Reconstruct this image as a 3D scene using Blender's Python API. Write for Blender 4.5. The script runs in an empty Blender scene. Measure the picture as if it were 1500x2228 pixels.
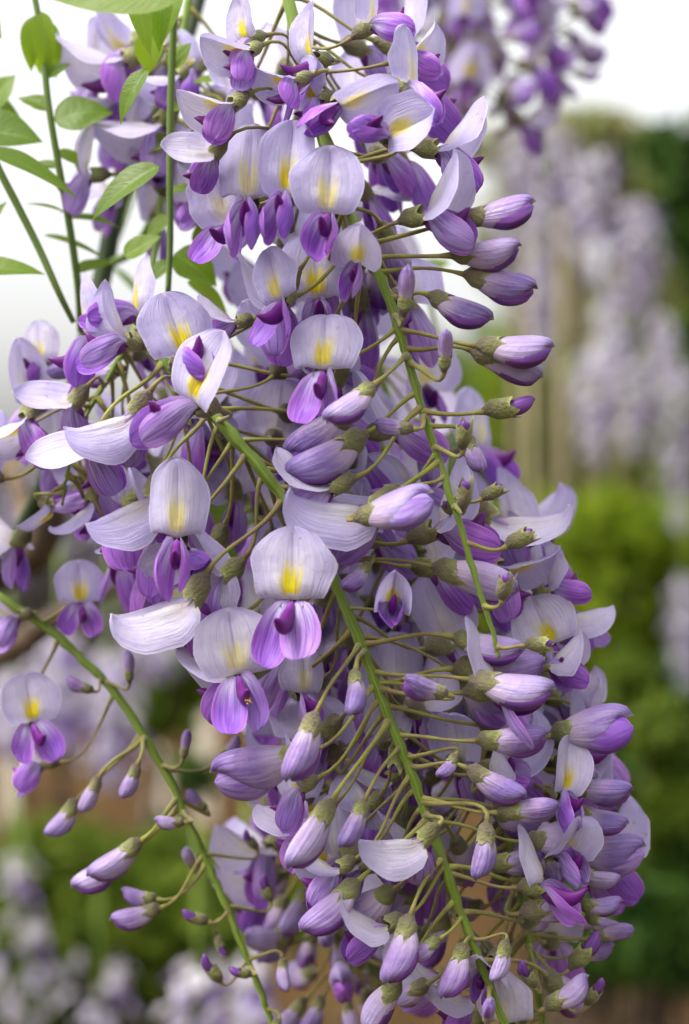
import bpy, math, random
import numpy as np
from mathutils import Vector, Matrix, Euler

# ------------------------------------------------------------------ camera, sky, sun
SC = bpy.context.scene
COL = SC.collection
K = 0.00025556            # metres per photograph pixel at one metre
CAMZ = 1.5
cam = bpy.data.cameras.new('camera'); camo = bpy.data.objects.new('camera', cam); COL.objects.link(camo)
cam.sensor_fit = 'VERTICAL'; cam.sensor_height = 24.0; cam.lens = 12.0 / (1114 * K)
camo.location = (0, 0, CAMZ); camo.rotation_euler = (math.radians(90), 0, 0)
cam.clip_start = 0.02; cam.clip_end = 400
cam.dof.use_dof = True; cam.dof.focus_distance = 0.445; cam.dof.aperture_fstop = 5.2
SC.camera = camo
W = bpy.data.worlds.new('World'); SC.world = W; W.use_nodes = True
nt = W.node_tree; nt.nodes.clear()
sky = nt.nodes.new('ShaderNodeTexSky'); sky.sky_type = 'NISHITA'; sky.sun_disc = False
sky.sun_elevation = math.radians(60); sky.sun_rotation = math.radians(245)
sky.air_density = 1.5; sky.dust_density = 5.0
hs = nt.nodes.new('ShaderNodeHueSaturation'); hs.inputs['Saturation'].default_value = 0.10
bgn = nt.nodes.new('ShaderNodeBackground'); bgn.inputs['Strength'].default_value = 0.15
out = nt.nodes.new('ShaderNodeOutputWorld')
nt.links.new(sky.outputs[0], hs.inputs['Color']); nt.links.new(hs.outputs[0], bgn.inputs['Color'])
nt.links.new(bgn.outputs[0], out.inputs['Surface'])
sl = bpy.data.lights.new('sun', 'SUN'); sl.energy = 1.5; sl.angle = math.radians(25); sl.color = (1.0, 0.96, 0.9)
so = bpy.data.objects.new('sun', sl); COL.objects.link(so)
_e, _a = math.radians(60), math.radians(245)
_d = Vector((math.sin(_a) * math.cos(_e), math.cos(_a) * math.cos(_e), math.sin(_e)))   # toward the veiled sun: high, to the left and a little behind the camera
so.rotation_euler = (-_d).to_track_quat('-Z', 'Y').to_euler(); so.location = (0, 0, 8)
SC.view_settings.view_transform = 'Standard'; SC.view_settings.look = 'None'
SC.view_settings.exposure = 1.22; SC.view_settings.gamma = 1.0; SC.view_settings.use_curve_mapping = False
SC.render.engine = 'CYCLES'
SC.cycles.use_denoising = True
SC.cycles.max_bounces = 8; SC.cycles.diffuse_bounces = 5; SC.cycles.transmission_bounces = 4
SC.cycles.sample_clamp_indirect = 6

R = random.Random(7)

# ------------------------------------------------------------------ helpers
def P(px, py, d):
    return Vector(((px - 750) * K * d, d, CAMZ + (1114 - py) * K * d))
def pix(v):
    return (750 + v.x / v.y / K, 1114 - (v.z - CAMZ) / v.y / K)
def sm(a, b, x):
    t = max(0.0, min(1.0, (x - a) / (b - a))); return t * t * (3 - 2 * t)

def new_obj(name, data, parent=None, label=None, cat=None, group=None, kind=None):
    o = bpy.data.objects.new(name, data); COL.objects.link(o)
    if parent is not None: o.parent = parent
    if label: o['label'] = label
    if cat: o['category'] = cat
    if group: o['group'] = group
    if kind: o['kind'] = kind
    return o

def mesh_from(name, verts, faces, mat=None, uvs=None, smooth=True):
    m = bpy.data.meshes.new(name)
    m.from_pydata([tuple(v) for v in verts], [], faces)
    if uvs is not None:
        uv = m.uv_layers.new(name='UVMap')
        idx = np.empty(len(m.loops), dtype=np.int32); m.loops.foreach_get('vertex_index', idx)
        uv.data.foreach_set('uv', np.asarray(uvs, dtype=np.float32)[idx].ravel())
    if smooth: m.polygons.foreach_set('use_smooth', [True] * len(m.polygons))
    if mat: m.materials.append(mat)
    m.update()
    return m

def sheet(name, fn, nu, nv, mat, vs=None):
    """fn(u, v) with u in -1..1 and v in 0..1 gives a point in mm; a petal or leaf blade."""
    verts, uvs, faces = [], [], []
    for j in range(nv + 1):
        v = j / nv
        v = 0.5 - 0.5 * math.cos(math.pi * v) if vs is None else vs(v)
        for i in range(nu + 1):
            u = -1 + 2 * i / nu
            p = fn(u, v)
            verts.append((p[0] * .001, p[1] * .001, p[2] * .001)); uvs.append((u * .5 + .5, v))
    for j in range(nv):
        for i in range(nu):
            a = j * (nu + 1) + i
            faces.append((a, a + 1, a + nu + 2, a + nu + 1))
    return mesh_from(name, verts, faces, mat, uvs)

def tube_data(pts, radii, sides=7):
    """swept round tube with closed ends"""
    pts = [Vector(p) for p in pts]
    verts, faces, uvs = [], [], []
    n = len(pts); up = Vector((0.31, 0.2, 0.93))
    prev = None
    for i, p in enumerate(pts):
        t = (pts[min(i + 1, n - 1)] - pts[max(i - 1, 0)]).normalized()
        if prev is None:
            a = t.cross(up)
            if a.length < .05: a = t.cross(Vector((1, 0, 0)))
            a.normalize()
        else:
            a = (prev - t * prev.dot(t)).normalized()
        prev = a; b = t.cross(a)
        for k in range(sides):
            g = 2 * math.pi * k / sides
            verts.append(p + (a * math.cos(g) + b * math.sin(g)) * radii[i]); uvs.append((k / sides, i / (n - 1)))
    for i in range(n - 1):
        for k in range(sides):
            k2 = (k + 1) % sides
            faces.append((i * sides + k, i * sides + k2, (i + 1) * sides + k2, (i + 1) * sides + k))
    faces.append(tuple(range(sides - 1, -1, -1))); faces.append(tuple((n - 1) * sides + k for k in range(sides)))
    return verts, faces, uvs

def catmull(pts, sub=6):
    pts = [Vector(p) for p in pts]
    q = [pts[0] * 2 - pts[1]] + pts + [pts[-1] * 2 - pts[-2]]
    o = []
    for i in range(1, len(q) - 2):
        for s in range(sub):
            t = s / sub
            a, b, c, d = q[i - 1], q[i], q[i + 1], q[i + 2]
            o.append(0.5 * ((2 * b) + (c - a) * t + (2 * a - 5 * b + 4 * c - d) * t * t + (3 * b - a - 3 * c + d) * t ** 3))
    o.append(pts[-1])
    return o

# ------------------------------------------------------------------ materials
class N:
    def __init__(s, name, rough=.55, transl=0.0, sheen=0.0, spec=.35):
        s.m = bpy.data.materials.new(name); s.m.use_nodes = True
        s.t = s.m.node_tree; s.t.nodes.clear()
        s.out = s.add('ShaderNodeOutputMaterial'); s.b = s.add('ShaderNodeBsdfPrincipled')
        s.b.inputs['Roughness'].default_value = rough
        s.b.inputs['Specular IOR Level'].default_value = spec
        if sheen:
            s.b.inputs['Sheen Weight'].default_value = sheen; s.b.inputs['Sheen Roughness'].default_value = .4
        s.tr = None
        if transl:
            s.tr = s.add('ShaderNodeBsdfTranslucent'); mx = s.add('ShaderNodeMixShader')
            mx.inputs[0].default_value = transl
            s.l(s.b.outputs[0], mx.inputs[1]); s.l(s.tr.outputs[0], mx.inputs[2]); s.l(mx.outputs[0], s.out.inputs[0])
        else:
            s.l(s.b.outputs[0], s.out.inputs[0])
    def add(s, t): return s.t.nodes.new(t)
    def l(s, a, b): s.t.links.new(a, b)
    def put(s, inp, v):
        if hasattr(v, 'links') or hasattr(v, 'is_linked'): s.l(v, inp)
        else: inp.default_value = v
    def uv(s):
        n = s.add('ShaderNodeUVMap'); q = s.add('ShaderNodeSeparateXYZ'); s.l(n.outputs[0], q.inputs[0]); return q.outputs[0], q.outputs[1]
    def math(s, op, a, b=0.0, c=0.0):
        n = s.add('ShaderNodeMath'); n.operation = op
        s.put(n.inputs[0], a); s.put(n.inputs[1], b); s.put(n.inputs[2], c); return n.outputs[0]
    def mr(s, v, a, b, lo=0.0, hi=1.0):
        n = s.add('ShaderNodeMapRange'); n.interpolation_type = 'SMOOTHSTEP'
        if a > b: a, b, lo, hi = b, a, hi, lo
        s.put(n.inputs[0], v); n.inputs[1].default_value = a; n.inputs[2].default_value = b; n.inputs[3].default_value = lo; n.inputs[4].default_value = hi
        return n.outputs[0]
    def mix(s, f, a, b):
        n = s.add('ShaderNodeMix'); n.data_type = 'RGBA'
        s.put(n.inputs[0], f)
        for i, v in ((6, a), (7, b)):
            if isinstance(v, tuple): n.inputs[i].default_value = (*v, 1)
            else: s.l(v, n.inputs[i])
        return n.outputs[2]
    def noise(s, scale, vec=None, detail=3.0, out=0, rough=.5):
        n = s.add('ShaderNodeTexNoise'); n.inputs['Scale'].default_value = scale; n.inputs['Detail'].default_value = detail
        n.inputs['Roughness'].default_value = rough
        if vec is not None: s.l(vec, n.inputs['Vector'])
        return n.outputs[out]
    def comb(s, x, y, z=0.0):
        n = s.add('ShaderNodeCombineXYZ'); s.put(n.inputs[0], x); s.put(n.inputs[1], y); s.put(n.inputs[2], z); return n.outputs[0]
    def obj(s):
        n = s.add('ShaderNodeTexCoord'); return n.outputs['Object']
    def rnd(s):
        n = s.add('ShaderNodeObjectInfo'); return n.outputs['Random']
    def island(s):
        n = s.add('ShaderNodeNewGeometry'); return n.outputs['Random Per Island']
    def bump(s, h, strength=.3, dist=.0005):
        n = s.add('ShaderNodeBump'); n.inputs['Strength'].default_value = strength; n.inputs['Distance'].default_value = dist
        s.l(h, n.inputs['Height']); s.l(n.outputs[0], s.b.inputs['Normal'])
        if s.tr is not None: s.l(n.outputs[0], s.tr.inputs['Normal'])
    def color(s, c, tr=None):
        s.put(s.b.inputs['Base Color'], c if not isinstance(c, tuple) else (*c, 1))
        if s.tr is not None:
            tr = c if tr is None else tr
            s.put(s.tr.inputs['Color'], tr if not isinstance(tr, tuple) else (*tr, 1))
        return s.m

def streaks(n, u, v, ku=30.0, kv=2.0, rnd=None):
    z = n.math('MULTIPLY', rnd, 40.0) if rnd is not None else 0.0
    return n.noise(1.0, n.comb(n.math('MULTIPLY', u, ku), n.math('MULTIPLY', v, kv), z), 3.0)

def m_banner():
    n = N('banner_petal', .45, .40, .04, .35)
    u, v = n.uv(); r = n.rnd()
    au = n.math('ABSOLUTE', n.math('MULTIPLY_ADD', u, 2.0, -1.0))
    st = streaks(n, u, v, 34, 1.6, r)
    blot = n.noise(260, n.obj(), 2)
    base = n.mix(n.mr(r, 0, 1), (.56, .50, .78), (.70, .64, .79))
    base = n.mix(n.math('MULTIPLY', n.mr(v, .75, 1.0), .5), base, (.42, .35, .68))
    base = n.mix(n.math('MULTIPLY', n.mr(au, .55, 1.0), .35), base, (.42, .37, .70))
    base = n.mix(n.math('MULTIPLY', n.mr(au, .55, .1), n.mr(v, .8, .35)), base, (.74, .72, .73))
    base = n.mix(n.math('MULTIPLY', n.mr(st, .5, .72), .30), base, (.33, .26, .58))
    base = n.mix(n.math('MULTIPLY', n.mr(blot, .45, .7), .15), base, (.36, .29, .60))
    # the yellow nectar guide: two patches either side of the crease
    ym = n.math('MULTIPLY', n.mr(n.math('ADD', au, n.math('MULTIPLY_ADD', st, .3, -.15)), .38, .14), n.math('MULTIPLY', n.mr(v, .10, .18), n.mr(n.math('ADD', v, n.math('MULTIPLY_ADD', st, .5, -.25)), .60, .32)))
    gm = n.add('ShaderNodeNewGeometry'); inner = gm.outputs['Backfacing']
    ystr = n.math('MULTIPLY', n.mr(n.math('FRACT', n.math('MULTIPLY', r, 7.31)), 0.0, .7, .35, 1.0), inner)
    fine = streaks(n, u, v, 110, 2.4, r)
    base = n.mix(n.math('MULTIPLY', n.mr(fine, .48, .62), .20), base, (.30, .24, .56))
    base = n.mix(n.math('MULTIPLY', n.math('MULTIPLY', n.mr(v, .42, .12), n.mr(au, .7, .1)), n.mr(inner, 1.0, 0.0, 0.0, .55)), base, (.46, .33, .34))
    rim = n.math('MAXIMUM', n.mr(au, .93, .99), n.mr(v, .985, .998))
    base = n.mix(n.math('MULTIPLY', rim, .6), base, (.72, .66, .78))  # pale rim: light shining through the petal edge, put into the colour
    yel = n.mix(n.mr(st, .42, .62), (.74, .62, .01), (.60, .42, .005))
    base = n.mix(n.math('MULTIPLY', ym, ystr), base, yel)
    crease = n.math('MULTIPLY', n.mr(au, .05, .01), n.mr(v, .25, .6))
    base = n.mix(n.math('MULTIPLY', crease, .45), base, (.40, .28, .62))
    base = n.mix(n.mr(v, .12, .04), base, (.80, .80, .55))
    spot = n.noise(520, n.obj(), 2); age = n.math('FRACT', n.math('MULTIPLY', r, 13.7))
    base = n.mix(n.math('MULTIPLY', n.math('MULTIPLY', n.mr(spot, .69, .74), n.mr(age, .3, .8)), .6), base, (.36, .24, .20))
    edge = n.math('MULTIPLY', n.math('MULTIPLY', n.mr(au, .86, 1.0), n.mr(n.noise(200, n.obj(), 3), .52, .66)), n.mr(age, .5, .9))
    base = n.mix(n.math('MULTIPLY', edge, .5), base, (.50, .34, .30))
    n.bump(n.math('ADD', n.math('ADD', st, n.math('MULTIPLY', fine, .4)), n.math('MULTIPLY', n.noise(330, n.obj(), 4), 1.2)), .5, .0006)
    return n.color(base)
def m_wing():
    n = N('wing_petal', .42, .32, .04, .3)
    u, v = n.uv(); r = n.rnd()
    st = streaks(n, u, v, 16, 1.8, r)
    c = n.mix(n.mr(r, 0, 1), (.29, .12, .58), (.43, .15, .60))
    r2 = n.math('FRACT', n.math('MULTIPLY', r, 9.17))
    c = n.mix(n.mr(r2, .45, .95, 0, .75), c, (.48, .37, .70))
    c = n.mix(n.mr(v, .6, .15), c, (.54, .45, .72))
    c = n.mix(n.math('MULTIPLY', n.mr(st, .44, .62), .6), c, (.17, .04, .38))
    au = n.math('ABSOLUTE', n.math('MULTIPLY_ADD', u, 2.0, -1.0))
    c = n.mix(n.math('MULTIPLY', n.mr(au, .6, 1.0), .4), c, (.50, .13, .62))
    c = n.mix(n.math('MULTIPLY', n.mr(au, .94, .99), .5), c, (.62, .40, .72))  # glow of the wing's thin edge, mixed in as paler colour
    n.bump(st, .4, .0006)
    return n.color(c)
def m_keel():
    n = N('keel_petal', .45, .15)
    u, v = n.uv(); st = streaks(n, u, v, 12, 2, n.rnd())
    return n.color(n.mix(n.mr(v, .05, .35), n.mix(st, (.30, .08, .40), (.20, .04, .32)), (.13, .01, .17)))
def m_bud():
    n = N('bud_petal', .40, .22, .08, .35)
    u, v = n.uv(); r = n.rnd()
    st = streaks(n, u, v, 26, 1.3, r)
    c = n.mix(n.mr(r, 0, 1), (.22, .145, .43), (.30, .18, .46))
    r2 = n.math('FRACT', n.math('MULTIPLY', r, 9.17))
    c = n.mix(n.mr(r2, .4, 1.0, 0, .8), c, (.52, .42, .68))
    c = n.mix(n.mr(r2, .25, 0.0, 0, .6), c, (.15, .09, .26))
    c = n.mix(n.math('MULTIPLY', n.mr(n.noise(240, n.obj(), 4), .5, .7), .45), c, (.44, .26, .46))
    c = n.mix(n.mr(v, .55, .15), c, (.52, .40, .56))
    c = n.mix(n.math('MULTIPLY', n.mr(v, .72, 1.0), .8), c, (.17, .10, .33))
    c = n.mix(n.math('MULTIPLY', n.mr(st, .45, .68), .45), c, (.50, .40, .66))
    c = n.mix(n.mr(v, .975, 1.0), c, (.50, .44, .42))
    n.bump(n.math('ADD', st, n.noise(420, n.obj(), 4)), .6, .0007)
    return n.color(c)
def m_budwing():
    n = N('bud_inner_petal', .42, .2, .05, .3)
    u, v = n.uv(); st = streaks(n, u, v, 20, 1.5, n.rnd())
    return n.color(n.mix(n.mr(st, .4, .7), (.14, .05, .26), (.28, .09, .40)))
def m_calyx():
    n = N('calyx_skin', .65, .12, .3, .2)
    u, v = n.uv(); r = n.rnd(); no = n.noise(420, n.obj(), 4)
    c = n.mix(n.mr(v, .15, .9), (.12, .105, .055), (.22, .235, .075))
    c = n.mix(n.mr(v, .84, 1.0), c, (.36, .37, .14))
    c = n.mix(n.math('MULTIPLY', n.mr(no, .45, .68), .6), c, (.12, .085, .065))
    c = n.mix(n.math('MULTIPLY', n.mr(r, .3, 1.0), .35), c, (.19, .13, .125))
    n.bump(n.math('ADD', no, n.noise(1500, n.obj(), 2)), .7, .0006)
    return n.color(c)
def m_pedicel():
    n = N('pedicel_skin', .6, 0, .25, .2)
    no = n.noise(180, n.obj(), 3); r = n.rnd()
    c = n.mix(n.mr(no, .35, .65), (.26, .27, .05), (.22, .17, .065))
    c = n.mix(n.math('MULTIPLY', n.mr(r, .2, 1.), .5), c, (.17, .12, .06))
    n.bump(n.noise(900, n.obj(), 2), .4, .0003)
    return n.color(c)
def m_rachis():
    n = N('rachis_skin', .5, 0, .15, .3)
    u, v = n.uv()
    rib = n.noise(1.0, n.comb(n.math('MULTIPLY', u, 9.0), n.math('MULTIPLY', v, 6.0)), 3)
    c = n.mix(n.mr(rib, .35, .65), (.10, .17, .012), (.20, .28, .035))
    c = n.mix(n.math('MULTIPLY', n.mr(n.noise(130, n.obj(), 4), .55, .75), .5), c, (.22, .16, .07))
    n.bump(rib, .7, .0006)
    return n.color(c)
def m_leaf():
    n = N('leaf_blade', .40, .55, .1, .5)
    u, v = n.uv(); r = n.rnd()
    au = n.math('ABSOLUTE', n.math('MULTIPLY_ADD', u, 2.0, -1.0))
    vein = n.noise(1.0, n.comb(n.math('MULTIPLY', au, 2.0), n.math('MULTIPLY', n.math('SUBTRACT', v, n.math('MULTIPLY', au, .22)), 34.0), n.math('MULTIPLY', r, 9.)), 2)
    c = n.mix(r, (.085, .16, .006), (.15, .24, .010))
    c = n.mix(n.math('MULTIPLY', n.mr(vein, .5, .7), .4), c, (.15, .26, .035))
    c = n.mix(n.mr(au, .05, .015), c, (.20, .32, .06))
    n.bump(vein, .4, .0006)
    return n.color(c, n.mix(r, (.24, .44, .008), (.38, .56, .015)))
def m_stem():
    n = N('vine_bark', .6, 0)
    no = n.noise(60, n.obj(), 5)
    c = n.mix(n.mr(no, .4, .65), (.018, .035, .008), (.04, .06, .014))  # near-black green: the stem's backlit shade is put into the colour
    n.bump(no, .5, .001); return n.color(c)
def m_shoot():
    n = N('shoot_skin', .5, 0, .2)
    return n.color(n.mix(n.noise(40, n.obj(), 3), (.07, .13, .012), (.12, .17, .03)))
def m_wood():
    n = N('woody_bark', .8, 0)
    no = n.noise(30, n.obj(), 6)
    n.bump(no, .8, .004); return n.color(n.mix(n.mr(no, .4, .65), (.06, .04, .025), (.15, .10, .06)))
def m_foliage(name, a, b, tr=.35):
    n = N(name, .6, tr, 0, .12)
    i = n.island(); c = n.mix(i, a, b)
    return n.color(c, n.mix(i, tuple(min(1, x * 1.8) for x in a), tuple(min(1, x * 1.8) for x in b)))
def m_blossom():
    n = N('far_blossom', .55, .35)
    i = n.island()
    c = n.mix(n.mr(i, 0, .6), (.42, .37, .53), (.56, .52, .57))
    c = n.mix(n.mr(i, .72, .78), c, (.20, .12, .34))
    return n.color(c)
def m_ground():
    n = N('mulch_ground', .95, 0, 0, .03)
    no = n.noise(2.2, n.obj(), 8, rough=.65); f = n.noise(35, n.obj(), 4)
    c = n.mix(n.mr(no, .35, .65), (.042, .023, .009), (.080, .046, .018))
    c = n.mix(n.math('MULTIPLY', n.mr(f, .5, .65), .5), c, (.04, .022, .010))
    c = n.mix(n.mr(n.noise(.35, n.obj(), 3), .56, .66), c, (.05, .08, .012))
    n.bump(f, .6, .02); return n.color(c)
def m_plain(name, a, b, scale, rough=.7):
    n = N(name, rough, 0); no = n.noise(scale, n.obj(), 5)
    n.bump(no, .4, .003); return n.color(n.mix(n.mr(no, .35, .65), a, b))

M = dict(banner=m_banner(), wing=m_wing(), keel=m_keel(), bud=m_bud(), budwing=m_budwing(), calyx=m_calyx(), pedicel=m_pedicel(),
         rachis=m_rachis(), leaf=m_leaf(), stem=m_stem(), shoot=m_shoot(), wood=m_wood(), blossom=m_blossom(), ground=m_ground(),
         anther=m_plain('anther_pollen', (.62, .40, .10), (.72, .55, .2), 900),
         stake=m_plain('pale_timber', (.50, .43, .33), (.66, .58, .47), 12))

# ------------------------------------------------------------------ the flower's pieces (local frame: Y forward out of the calyx mouth, Z up, millimetres)
def bump_noise(seed):
    r = random.Random(seed); a = [(r.uniform(1, 3), r.uniform(0, 6.28), r.uniform(-1, 1)) for _ in range(6)]
    return lambda x: sum(c * math.sin(f * x + p) for f, p, c in a) / 3.0

def banner_mesh(theta, L=18.5, Wd=10.5, kap=-.05, back=10, seed=0, fold=0.0, asym=0.0, tipcurl=0.0):
    """theta: angle the blade reflexes away from the flower's axis; kap > 0 hoods the sides forward, < 0 rolls them back"""
    nz = bump_noise(seed); nz2 = bump_noise(seed + 50)
    steps = 60; th0 = 15 if theta > 50 else theta * .3
    path = [(0.0, 0.0, math.radians(th0))]
    for i in range(1, steps + 1):
        v = i / steps
        t = th0 + (theta + 14 - th0) * sm(0, .22, v) - 14 * sm(.1, .45, v) + back * max(0, v - .35) + tipcurl * sm(.75, 1, v)
        t = math.radians(t); y, z, _ = path[-1]
        path.append((y + math.cos(t) * L / steps, z + math.sin(t) * L / steps, t))
    peak = (.38 / .88) ** .38 * (.50 / .88) ** .50
    def fn(u, v):
        q = max(0.0, (v - .05) / .95)
        w = Wd * (q ** .38) * ((1 - q) ** .50) / peak
        w = max(w, .9 * (1 - sm(.05, .2, v)))
        if v > .999: w = 0.02
        notch = 1 - .065 * math.exp(-(u / .3) ** 2) * sm(.75, 1, v)
        f = v * notch * steps; i = min(int(f), steps - 1); fr = f - i
        y = path[i][0] * (1 - fr) + path[i + 1][0] * fr; z = path[i][1] * (1 - fr) + path[i + 1][1] * fr
        t = path[i][2] * (1 - fr) + path[i + 1][2] * fr
        a = u * w * (1 + .09 * nz(v * 5 + (2 if u > 0 else 0)) * sm(.3, .9, abs(u)))
        k = kap * (1 + asym * (1 if u > 0 else -1)) + .0001
        k = k * (1 - .35 * v)
        x = math.sin(k * a) / k; n = (1 - math.cos(k * a)) / k
        cr = math.exp(-(abs(a) / 1.3))
        n += -1.6 * cr * sm(.12, .3, v) * (1 - .6 * sm(.7, 1, v)) + 1.2 * sm(.12, .3, v) * (1 - .5 * sm(.6, 1, v))
        n += fold * abs(a)
        n += .75 * math.exp(-((abs(a) - 2.6) / 1.6) ** 2) * math.exp(-((v - .24) / .12) ** 2)       # the swollen nectar guides
        n += .85 * nz2(u * 2.6 + v * 3) * sm(.35, 1, abs(u)) * sm(.15, .5, v) + .35 * nz(v * 3 + u) * sm(.6, 1, v)
        drop = -1.4 * abs(u) ** 2.2 * math.exp(-((v - .16) / .10) ** 2)       # rounded lobes either side of the claw
        return (x, y + math.sin(t) * n + math.cos(t) * drop, z - math.cos(t) * n + math.sin(t) * drop)
    return sheet('banner', fn, 18, 16, M['banner'])

def wing_mesh(side, L=16.5, H=5.0, droop=35, spread=8, twist=15, bulge=2.6, seed=0, curl=14):
    nz = bump_noise(seed)
    pk = (.62 / 1.0) ** .62 * (.38) ** .38
    steps = 40; path = [(0.6, 0.0, -math.radians(droop * .35))]
    for i in range(1, steps + 1):
        v = i / steps
        t = -math.radians(droop * (.35 + .65 * sm(0, .35, v)) - curl * v * v)
        y, z, _ = path[-1]; path.append((y + math.cos(t) * L / steps, z + math.sin(t) * L / steps, t))
    cs, sn = math.cos(math.radians(spread)), math.sin(math.radians(spread))
    tw = math.radians(twist)
    def fn(u, v):
        w = H * (max(v - .03, 0) ** .62) * ((1 - v) ** .38) / pk
        w = max(w, .5 * (1 - v))
        f = v * steps; i = min(int(f), steps - 1); fr = f - i
        y = path[i][0] * (1 - fr) + path[i + 1][0] * fr; z = path[i][1] * (1 - fr) + path[i + 1][1] * fr; t = path[i][2]
        h = u * w + w * .1
        lat = bulge * (1 - (u * .95) ** 2) * math.sin(math.pi * min(1, v * .93)) ** .8 * (w / H)
        lat += .6 * nz(v * 4 + u * 2) * sm(.2, .8, v) + .22 * nz(u * 9 + v * 3) * sm(.15, .5, v) - .8 * math.exp(-((u + .15) / .22) ** 2) * sm(.05, .3, v) * (1 - sm(.4, .75, v))
        # lean of the petal about its own length
        h2 = h * math.cos(tw) - lat * math.sin(tw); l2 = lat * math.cos(tw) + h * math.sin(tw)
        px = .7 + l2; py = y - math.sin(t) * h2; pz = z + math.cos(t) * h2
        x2 = px * cs + py * sn; y2 = -px * sn + py * cs
        return (side * x2, y2, pz)
    return sheet('wing', fn, 12, 12, M['wing'])

def closed_body(name, ny, ns, fn, mat):
    """closed body of rings: fn(t, g) -> point mm"""
    verts, faces, uvs = [], [], []
    for j in range(ny + 1):
        t = j / ny
        for k in range(ns):
            g = 2 * math.pi * k / ns; p = fn(t, g)
            verts.append((p[0] * .001, p[1] * .001, p[2] * .001)); uvs.append((k / ns, t))
    for j in range(ny):
        for k in range(ns):
            k2 = (k + 1) % ns
            faces.append((j * ns + k, j * ns + k2, (j + 1) * ns + k2, (j + 1) * ns + k))
    faces.append(tuple(range(ns - 1, -1, -1))); faces.append(tuple(ny * ns + k for k in range(ns)))
    return mesh_from(name, verts, faces, mat, uvs)

def keel_mesh(droop=30, L=13.0, curl=45):
    def fn(t, g):
        a = -math.radians(droop) + math.radians(curl) * t * t
        s = t * L; y = .8 + s * math.cos(a * .8); z = s * math.sin(a * .8)
        h = 2.9 * (max(t, .001) ** .5) * ((1 - t) ** .45) * 1.9 + .1; w = h * .48
        if t > .995: h = w = .12
        return (w * math.sin(g), y - math.sin(a) * h * math.cos(g), z + math.cos(a) * h * math.cos(g) * (1.15 if math.cos(g) < 0 else .8))
    return closed_body('keel', 10, 10, fn, M['keel'])

def calyx_mesh(r0=.8, r1=2.5, L=6.0, tooth=3.2, seed=0, oval=1.0):
    """a bell open at y = 0 with five teeth, the lowest the longest; the stalk meets it at y = -L"""
    rr = random.Random(seed); teeth = [(math.pi, tooth), (math.pi - 1.2, tooth * .8), (math.pi + 1.2, tooth * .8), (.5, tooth * .4), (-.5, tooth * .4)]
    ns, ny = 30, 9
    def fn(t, g):
        ang = (g + math.pi) % (2 * math.pi) - math.pi
        ext = 0.0
        for a, h in teeth:
            d = abs((g - a + math.pi) % (2 * math.pi) - math.pi)
            ext = max(ext, h * max(0, 1 - d / .62) ** 1.1)
        y = -L + t * L
        prof = r0 + (r1 - r0) * (sm(-.05, .62, t) * .92 + .14 * t)
        if t > .78: y += ext * sm(.78, 1.0, t)
        f = 1 + .05 * math.sin(3 * g + seed) * t
        if t > .9: f *= 1 + .03 * ext
        gib = .7 * math.exp(-((t - .3) / .2) ** 2) * max(0, math.cos(g))    # swollen upper side
        return (prof * f * oval * math.sin(g), y, prof * f * math.cos(g) * 1.05 + gib)
    verts, faces, uvs = [], [], []
    for j in range(ny + 1):
        for k in range(ns):
            g = 2 * math.pi * k / ns; p = fn(j / ny, g)
            verts.append((p[0] * .001, p[1] * .001, p[2] * .001)); uvs.append((k / ns, j / ny))
    for j in range(ny):
        for k in range(ns):
            k2 = (k + 1) % ns
            faces.append((j * ns + k, j * ns + k2, (j + 1) * ns + k2, (j + 1) * ns + k))
    faces.append(tuple(range(ns - 1, -1, -1)))
    return mesh_from('calyx', verts, faces, M['calyx'], uvs)

def bud_mesh(y0, y1, h=4.0, w=3.2, bend=1.0, drop=0.0, seed=0, mat=None, beak=.0):
    """folded banner of a closed bud, from inside the calyx to its blunt upturned tip"""
    nz = bump_noise(seed)
    def fn(t, g):
        y = y0 + (y1 - y0) * t
        prof = (max(t, .0) * .9 + .10) ** .72 * (1.0001 - t) ** .46 * 1.74
        if t > .999: prof = .05
        up = math.cos(g)
        hh = h * prof * (1.0 if up > 0 else 1.12)
        zc = bend * (-.7 * math.sin(math.pi * min(1, t * 1.02)) + 1.1 * t ** 2.4) - drop * sm(.1, .6, t)
        y -= beak * (1 - up) * t * t                       # the lower side falls short of the tip
        s = math.sin(g); ridge = 1 + .10 * max(0, up) ** 8 - .0 * s
        x = w * prof * math.copysign(abs(s) ** .92, s)
        groove = .22 * math.exp(-((g - math.pi) / .16) ** 2) * h * sm(.2, .6, t) * prof
        return (x * (1 + .03 * nz(t * 5 + g)), y + .25 * nz(g * 1.5) * t, zc + hh * up * ridge + groove)
    return closed_body('folded_banner', 14, 18, fn, mat or M['bud'])

def anther_mesh():
    vs, fs, uv = [], [], []
    r = random.Random(3)
    for i in range(7):
        p = Vector((r.uniform(-.7, .7), r.uniform(11.2, 12.8), r.uniform(-5.6, -4.2)))
        a, b, u = tube_data([(p - Vector((0, .9, -.4))) * .001, p * .001, (p + Vector((.15, .6, .2))) * .001], [.00008, .00022, .00012], 5)
        o = len(vs); vs += a; uv += u; fs += [tuple(x + o for x in f) for f in b]
    return mesh_from('anthers', vs, fs, M['anther'], uv)

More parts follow.
